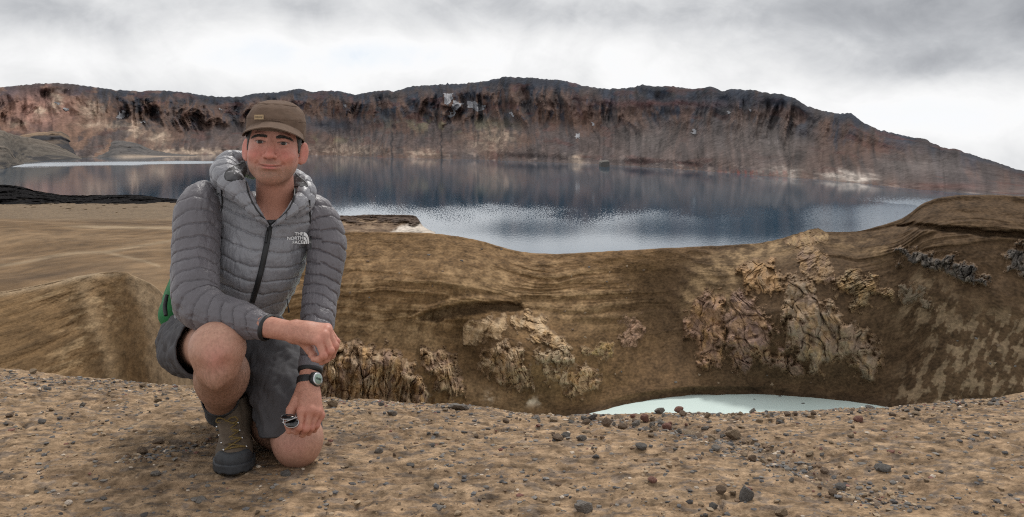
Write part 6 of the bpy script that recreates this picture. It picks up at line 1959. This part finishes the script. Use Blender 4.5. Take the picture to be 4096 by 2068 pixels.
for ra, rb in ((0, 7), (9, 15), (17, 24)):
    a_ = np.linspace(0, math.pi / 2, 14)
    k_ = len(dv)
    for r_ in (ra, rb):
        for t_ in a_:
            dv.append(o_ + gx * (14 + r_ * math.sin(t_)) * mm + gy * (-24 + 2.0 * r_ * math.cos(t_)) * mm + n_ * 0.0005)
    for i_ in range(13):
        df.append((k_ + i_, k_ + i_ + 1, k_ + 14 + i_ + 1, k_ + 14 + i_))
link('chest_emblem', mesh_np('chest_emblem', np.array(dv), np.array(df)), mat_white, jacket)
# cord hanging at the hem
v_, f_ = tube([U(1148, 1195, 2.66), U(1152, 1225, 2.65), U(1156, 1250, 2.65)], [0.0018, 0.0018, 0.0032], 14, 8)
link('hem_cord', mesh_np('hem_cord', v_, f_), mat_black, jacket)

# ------------------------------------------------------------------ shorts
def folds(P, seed, k=1.0):
    return k * (0.0120 * fbm3(P * np.array((11, 11, 9)), 3, seed) + 0.0080 * np.abs(n3(P * np.array((40, 40, 18)), seed + 3)))
def pelvis(P):
    d = ell(P, U(880, 1345, 2.875), (0.165, 0.125, 0.125))
    d = smin(d, rcone(P, J['r_hip'] + np.array((0.0, 0.02, 0)), lerp(J['r_hip'], J['r_knee'], 0.25), 0.092, 0.092), 0.05)
    return smin(d, rcone(P, U(985, 1345, 2.86), U(1060, 1400, 2.80), 0.108, 0.104), 0.05)
v, f = mesh_sdf(pelvis, U(880, 1345, 2.87) + np.array((-0.28, -0.26, -0.20)), U(880, 1345, 2.87) + np.array((0.34, 0.16, 0.15)), 0.006)
v = relax(v, f, 2)
v = v + vnormals(v, f) * folds(v, 3)[:, None]
shorts = link('shorts', mesh_np('shorts', v, f), mat_shorts, person)
shorts['label'] = 'charcoal knee length hiking shorts'
def leg_tube(pts, rad, seed, up):
    def disp(S, TH, P, tot):
        e = sstep(0, 0.035, tot - S)
        fold = 0.009 * n2(TH * 2.2 + S * 14, S * 11, seed) - 0.008 * np.clip(0.35 - np.abs(n2(TH * 3 - S * 22, S * 5, seed + 2)), 0, 1)
        hem = -0.0012 * np.exp(-((tot - S - 0.028) / 0.0022) ** 2)
        return folds(P, seed, 0.8) * (0.4 + 0.6 * e) + fold * (0.35 + 0.65 * e) + hem
    v_, f_, _, _ = loft(pts, rad, 150, 110, up, disp, False, False, 0.05)
    return link('trouser_leg', mesh_np('trouser_leg', v_, f_), mat_shorts, shorts)
_k = J['r_knee'] + np.array((0, 0.02, 0.0))
leg_tube([lerp(J['r_hip'], _k, t_) for t_ in (-0.02, 0.25, 0.5, 0.70)], [0.092, 0.094, 0.0935, 0.093], 5, (0, 0, 1))
leg_tube([U(1000, 1345, 2.86), U(1075, 1420, 2.775), U(1128, 1540, 2.69), U(1150, 1630, 2.642), U(1160, 1685, 2.622), U(1163, 1724, 2.617)], [0.110, 0.108, 0.101, 0.096, 0.092, 0.091], 9, (0, -1, 0))
# thigh pocket zip and its puller
v_, f_ = tube([U(705, 1305, 2.77), U(697, 1325, 2.765), U(693, 1345, 2.76)], 0.003, 10, 6)
link('pocket_zip', mesh_np('pocket_zip', v_, f_), mat_steel, shorts)

# ------------------------------------------------------------------ hiking boots and sock
def boot(toe, fdir, tilt, sole_z, shaft_top, lean, name, detail):
    fdir = np.array((fdir[0], fdir[1], 0.0)); fdir /= np.linalg.norm(fdir)
    sd_ = np.array((-fdir[1], fdir[0], 0.0))        # to the right of the picture
    upz = np.array((0, 0, 1.0))
    if tilt:
        fdir, upz = fdir * math.cos(tilt) - upz * math.sin(tilt), upz * math.cos(tilt) + fdir * math.sin(tilt)
    if sd_[0] < 0:
        sd_ = -sd_
    O = np.asarray(toe, float) - fdir * 0.300
    A = np.stack([fdir, sd_, upz])
    def L(P):
        return (P - O) @ A.T
    def Wp(p):
        return O + np.asarray(p, float) @ A
    def foot(q, g=0.0):
        d = ell(q, (0.222, 0.002, 0.036), (0.078 + g, 0.050 + g, 0.046 + g))
        d = smin(d, ell(q, (0.052, 0, 0.050), (0.050 + g, 0.039 + g, 0.060 + g)), 0.05)
        d = smin(d, rcone(q, (0.205, 0.002, 0.050), (0.105, 0, 0.105), 0.041 + g, 0.045 + g), 0.03)
        d = smin(d, rcone(q, (0.080, 0, 0.080), (0.080 + lean[0], lean[1], shaft_top - 0.005), 0.049 + g, 0.055 + g), 0.03)
        return d
    def upper(P):
        q = L(P)
        d = foot(q)
        d = smax(d, 0.018 - q[:, 2], 0.006)
        top = shaft_top + 0.10 * (0.080 - q[:, 0]) * 0.6
        d = smax(d, q[:, 2] - top, 0.008)
        d = smax(d, -rcone(q, (0.080 + lean[0] * 0.7, lean[1] * 0.7, shaft_top - 0.045), (0.080 + lean[0] * 1.2, lean[1] * 1.2, shaft_top + 0.06), 0.041, 0.050), 0.006)
        # tongue gap and leather folds
        d = d + 0.0022 * np.exp(-((np.abs(q[:, 1] - lean[1] * sstep(0.1, 0.2, q[:, 2])) - 0.026) / 0.0035) ** 2) * sstep(0.085, 0.11, q[:, 2]) * sstep(0.06, 0.10, q[:, 0])
        return d - 0.0016 * n3(q * np.array((30, 30, 45)), 4)
    lo_ = np.array([Wp((a_, b_, c_)) for a_ in (-0.03, 0.33) for b_ in (-0.1, 0.1) for c_ in (-0.02, shaft_top + 0.05)])
    v_, f_ = mesh_sdf(upper, lo_.min(0), lo_.max(0), 0.0036)
    v_ = relax(v_, f_, 1)
    bo = link(name, mesh_np(name, v_, f_), mat_boot, person)
    def rand(P):
        q = L(P)
        d = foot(q, 0.0032)
        lim = 0.029 + 0.034 * sstep(0.222, 0.262, q[:, 0])
        d = smax(d, q[:, 2] - lim, 0.004)
        return smax(d, 0.010 - q[:, 2], 0.004)
    v_, f_ = mesh_sdf(rand, lo_.min(0), lo_.max(0), 0.0038)
    link('rubber_rand', mesh_np('rubber_rand', relax(v_, f_, 1), f_), mat_rand, bo)
    def sole(P):
        q = L(P)
        a_ = foot(np.stack([q[:, 0], q[:, 1], np.full(len(q), 0.036)], 1), 0.0065)
        lug = 0.004 * (np.sin(q[:, 0] * 2 * np.pi / 0.024) > 0.2) * (np.abs(a_) < 0.014)
        rise = 0.012 * sstep(0.25, 0.31, q[:, 0])
        d = smax(a_, np.abs(q[:, 2] - 0.013 - rise * 0.6) - 0.0135 + lug * (q[:, 2] < 0.008), 0.004)
        return d
    v_, f_ = mesh_sdf(sole, lo_.min(0), lo_.max(0), 0.0034)
    link('sole', mesh_np('sole', v_, f_), mat_rand, bo)
    if detail:
        tree = bvh_of(*mesh_sdf(upper, lo_.min(0), lo_.max(0), 0.006))
        def on(px_, py_, off=0.003):
            return hit(px_, py_, tree, off, 2.6)[0]
        # lacing: hooks in pairs up the instep, cord crossing between them
        rows = [((895, 1800), (985, 1786)), ((887, 1772), (968, 1752)), ((878, 1742), (958, 1722)), ((868, 1708), (952, 1692))]
        for pr in rows:
            for (hx, hy) in pr:
                p_ = on(hx, hy, 0.004)
                loc_, ff = uv_sphere(None, 1, 10, 7)
                link('lace_hook', mesh_np('lace_hook', p_ + loc_ * np.array((0.0040, 0.003, 0.0040)), ff), mat_steel, bo)
        lc = []
        for k_ in range(len(rows)):
            (ax_, ay_), (bx_, by_) = rows[k_]
            mids = [on(ax_ + (bx_ - ax_) * t_, ay_ + (by_ - ay_) * t_ - 4 * math.sin(t_ * 3.14), 0.004) for t_ in np.linspace(0, 1, 7)]
            lc.append((*tube(mids, 0.0019, 16, 6), None))
            if k_ + 1 < len(rows):
                for (sx_, sy_), (ex_, ey_) in ((rows[k_][0], rows[k_ + 1][1]), (rows[k_][1], rows[k_ + 1][0])):
                    mids = [on(sx_ + (ex_ - sx_) * t_, sy_ + (ey_ - sy_) * t_, 0.005) for t_ in np.linspace(0, 1, 7)]
                    lc.append((*tube(mids, 0.0019, 16, 6), None))
        bow = on(908, 1684, 0.010)
        def loop(pl):
            mids = [bow + np.array((a_, -0.006 * math.sin(i_ * 0.6), b_)) * 1.0 for i_, (a_, b_) in enumerate(pl)]
            lc.append((*tube(mids, 0.0021, 26, 6), None))
        loop([(0, 0), (0.012, 0.010), (0.028, 0.013), (0.034, 0.004), (0.020, -0.003), (0, 0)])
        loop([(0, 0), (-0.012, 0.008), (-0.026, 0.009), (-0.030, 0.000), (-0.016, -0.004), (0, 0)])
        loop([(0, 0), (0.010, -0.008), (0.022, -0.014), (0.034, -0.024)])
        loop([(0, 0), (-0.008, -0.010), (-0.012, -0.024), (-0.022, -0.034)])
        v_, f_, _ = join_np(lc)
        link('laces', mesh_np('laces', v_, f_), mat_lace, bo)
        # padded tongue
        tg = [on(928, 1775, 0.001), on(918, 1735, 0.001), on(910, 1690, 0.001)]
        v_, f_, _, _ = loft(tg, [(0.024, 0.004), (0.026, 0.005), (0.027, 0.006)], 30, 20, sd_, None, True, True)
        link('tongue', mesh_np('tongue', v_, f_), mat_boot, bo)
    return bo
boot(U(928, 1862, 2.47) * np.array((1, 1, 0)) + np.array((0, 0, 0.002)), (0.25, -0.96), 0.0, 0, 0.172, (0.010, -0.018), 'boot', True)['label'] = 'worn brown leather hiking boot planted flat, laced with yellow cord'
b2 = boot(J['l_ankle'] * np.array((1, 1, 0)) + np.array((0.005, 0.02, 0.012)), (0.30, -0.94), math.radians(62), 0, 0.165, (0.0, 0.0), 'boot', False)
# sock
an = J['r_ankle']
def sdisp(S, TH, P, tot):
    return 0.0012 * np.sin(TH * 40) + 0.002 * n2(TH * 2, S * 40, 3)
v_, f_, _, _ = loft([lerp(J['r_knee'], an, 1.05), lerp(J['r_knee'], an, 0.90), lerp(J['r_knee'], an, 0.79)], [0.047, 0.049, 0.0555], 40, 70, (0, -1, 0), sdisp, False, False, 0.02)
link('sock', mesh_np('sock', v_, f_), mat_sock, person)

# ------------------------------------------------------------------ wristwatch
wt_ = lerp(LH['wrist'], LH['fore'], 0.22)
wax = LH['wrist'] - LH['fore']; wax /= np.linalg.norm(wax)
watch = empty('wristwatch', wt_)
tag(watch, 'black digital sports watch on the wrist of the lowered hand', 'watch')
mat_res = mat_plain('watch_resin', (0.012, 0.012, 0.013), 0.45)
mat_lcd = mat_plain('watch_display', (0.22, 0.30, 0.25), 0.25)
v_, f_, _, _ = loft([wt_ - wax * 0.011, wt_ - wax * 0.0095, wt_, wt_ + wax * 0.0095, wt_ + wax * 0.011], [(0.0295, 0.0295), (0.0315, 0.0315), (0.0320, 0.0320), (0.0315, 0.0315), (0.0295, 0.0295)], 14, 60, (1, -0.5, 0), lambda S, TH, P, tot: 0.0007 * np.sign(np.sin(TH * 26)) * np.ones_like(S), False, False)
link('strap', mesh_np('strap', v_, f_), mat_res, watch)
wn = np.array((0.80, -0.62, 0.10)); wn -= (wn @ wax) * wax; wn /= np.linalg.norm(wn)
wx_ = np.cross(wax, wn)
if wx_[0] < 0:
    wx_ = -wx_
wc = wt_ + wn * 0.0300
def disc(r0, z0, r1, z1, n=44, cap_=True):
    a_ = np.linspace(0, 2 * np.pi, n, endpoint=False)
    def rg(r_, z_):
        return wc + r_ * (np.cos(a_)[:, None] * wx_ + np.sin(a_)[:, None] * (-wax)) + z_ * wn
    rings = [rg(r0 * 0.94, z0), rg(r0, z0 + 0.001), rg(r1, z1), rg(r1 * 0.95, z1 + 0.0008), rg(0.0004, z1 + 0.0008)]
    v_ = np.concatenate(rings)
    return v_, grid_faces(5, n, True)
case = link('case', mesh_np('case', *disc(0.0215, -0.006, 0.0205, 0.0075)), mat_res, watch)
link('bezel', mesh_np('bezel', *disc(0.0180, 0.0078, 0.0170, 0.0092)), mat_steel, case)
link('display', mesh_np('display', *disc(0.0138, 0.0094, 0.0136, 0.0100)), mat_lcd, case)
tm = text_mesh('10:58', 0.0088, 0.0002)
place_basis(tm, wc + wn * 0.0114, wx_, -wax, wn)
link('digits', tm, mat_black, case)
for an_ in (35, 145, 215, 325):
    p_ = wc + 0.0215 * (math.cos(math.radians(an_)) * wx_ - math.sin(math.radians(an_)) * wax) + wn * 0.002
    v_, f_ = tube([p_ - wn * 0.002, p_ + wn * 0.002], 0.0028, 5, 8)
    link('button', mesh_np('button', v_, f_), mat_res, case)

# ------------------------------------------------------------------ folded sunglasses in the lowered hand
gl_c = U(1158, 1680, 2.425)
glasses = empty('sunglasses', gl_c)
tag(glasses, 'folded sunglasses with silver frame held in the lowered hand', 'sunglasses')
mat_lens = mat_plain('dark_lens', (0.006, 0.006, 0.007), 0.08, coat=0.6)
def lens(c_, a_, b_, nrm, axx, name):
    nrm = np.asarray(nrm, float) / np.linalg.norm(nrm)
    axx = np.asarray(axx, float); axx -= (axx @ nrm) * nrm; axx /= np.linalg.norm(axx)
    ay = np.cross(nrm, axx)
    th_ = np.linspace(0, 2 * np.pi, 36, endpoint=False)
    def rg(k_, z_):
        sx_ = np.sign(np.cos(th_)) * np.abs(np.cos(th_)) ** 0.8; sy_ = np.sign(np.sin(th_)) * np.abs(np.sin(th_)) ** 0.8
        return c_ + k_ * (a_ * sx_[:, None] * axx + b_ * sy_[:, None] * ay) + z_ * nrm
    v_ = np.concatenate([rg(0.02, -0.0012), rg(0.97, -0.001), rg(1.0, 0.0), rg(0.97, 0.001), rg(0.02, 0.0022)])
    o1 = link(name, mesh_np(name, v_, grid_faces(5, 36, True)), mat_lens, glasses)
    rr = rg(1.02, 0.0); rr = np.concatenate([rr, rr[:2]])
    v2_, f2_ = tube(rr, 0.0011, 60, 6)
    link('rim', mesh_np('rim', v2_, f2_), mat_steel, glasses)
lens(U(1152, 1668, 2.425), 0.0200, 0.0120, (-0.10, -0.30, 0.95), (1, -0.3, 0.0), 'lens')
lens(U(1168, 1692, 2.420), 0.0190, 0.0120, (-0.25, -0.75, 0.60), (1, -0.2, 0.0), 'lens')
for pts_ in ([U(1130, 1690, 2.410), U(1150, 1684, 2.402), U(1190, 1668, 2.415)], [U(1133, 1676, 2.412), U(1134, 1690, 2.404), U(1140, 1700, 2.404)]):
    v_, f_ = tube(pts_, 0.0013, 18, 6)
    link('temple_arm', mesh_np('temple_arm', v_, f_), mat_steel, glasses)

# ------------------------------------------------------------------ backpack behind the back
bp_c = U(915, 1085, 3.00)
pack = empty('backpack', bp_c)
tag(pack, 'green backpack peeking out behind the man by his bent elbow', 'backpack')
pa_ = t_ax; pb_ = np.array((1.0, 0.2, 0.0)); pb_ -= (pb_ @ pa_) * pa_; pb_ /= np.linalg.norm(pb_); pc_ = np.cross(pa_, pb_)
def pack_sdf(P):
    q = np.abs((P - bp_c) @ np.stack([pb_, pc_, pa_]).T)
    w_ = q - np.array((0.120, 0.060, 0.185))
    d = np.linalg.norm(np.maximum(w_, 0), axis=1) + np.minimum(w_.max(1), 0) - 0.045
    return d + 0.004 * n3(P * np.array((22, 22, 12)), 5)
v, f = mesh_sdf(pack_sdf, bp_c - 0.32, bp_c + 0.32, 0.008)
link('pack_body', mesh_np('pack_body', v, f), mat_green, pack)
v_, f_ = tube([U(668, 1180, 2.86), U(660, 1225, 2.84), U(664, 1262, 2.82)], [0.006, 0.007, 0.006], 16, 8)
link('side_strap', mesh_np('side_strap', v_, f_), mat_black, pack)
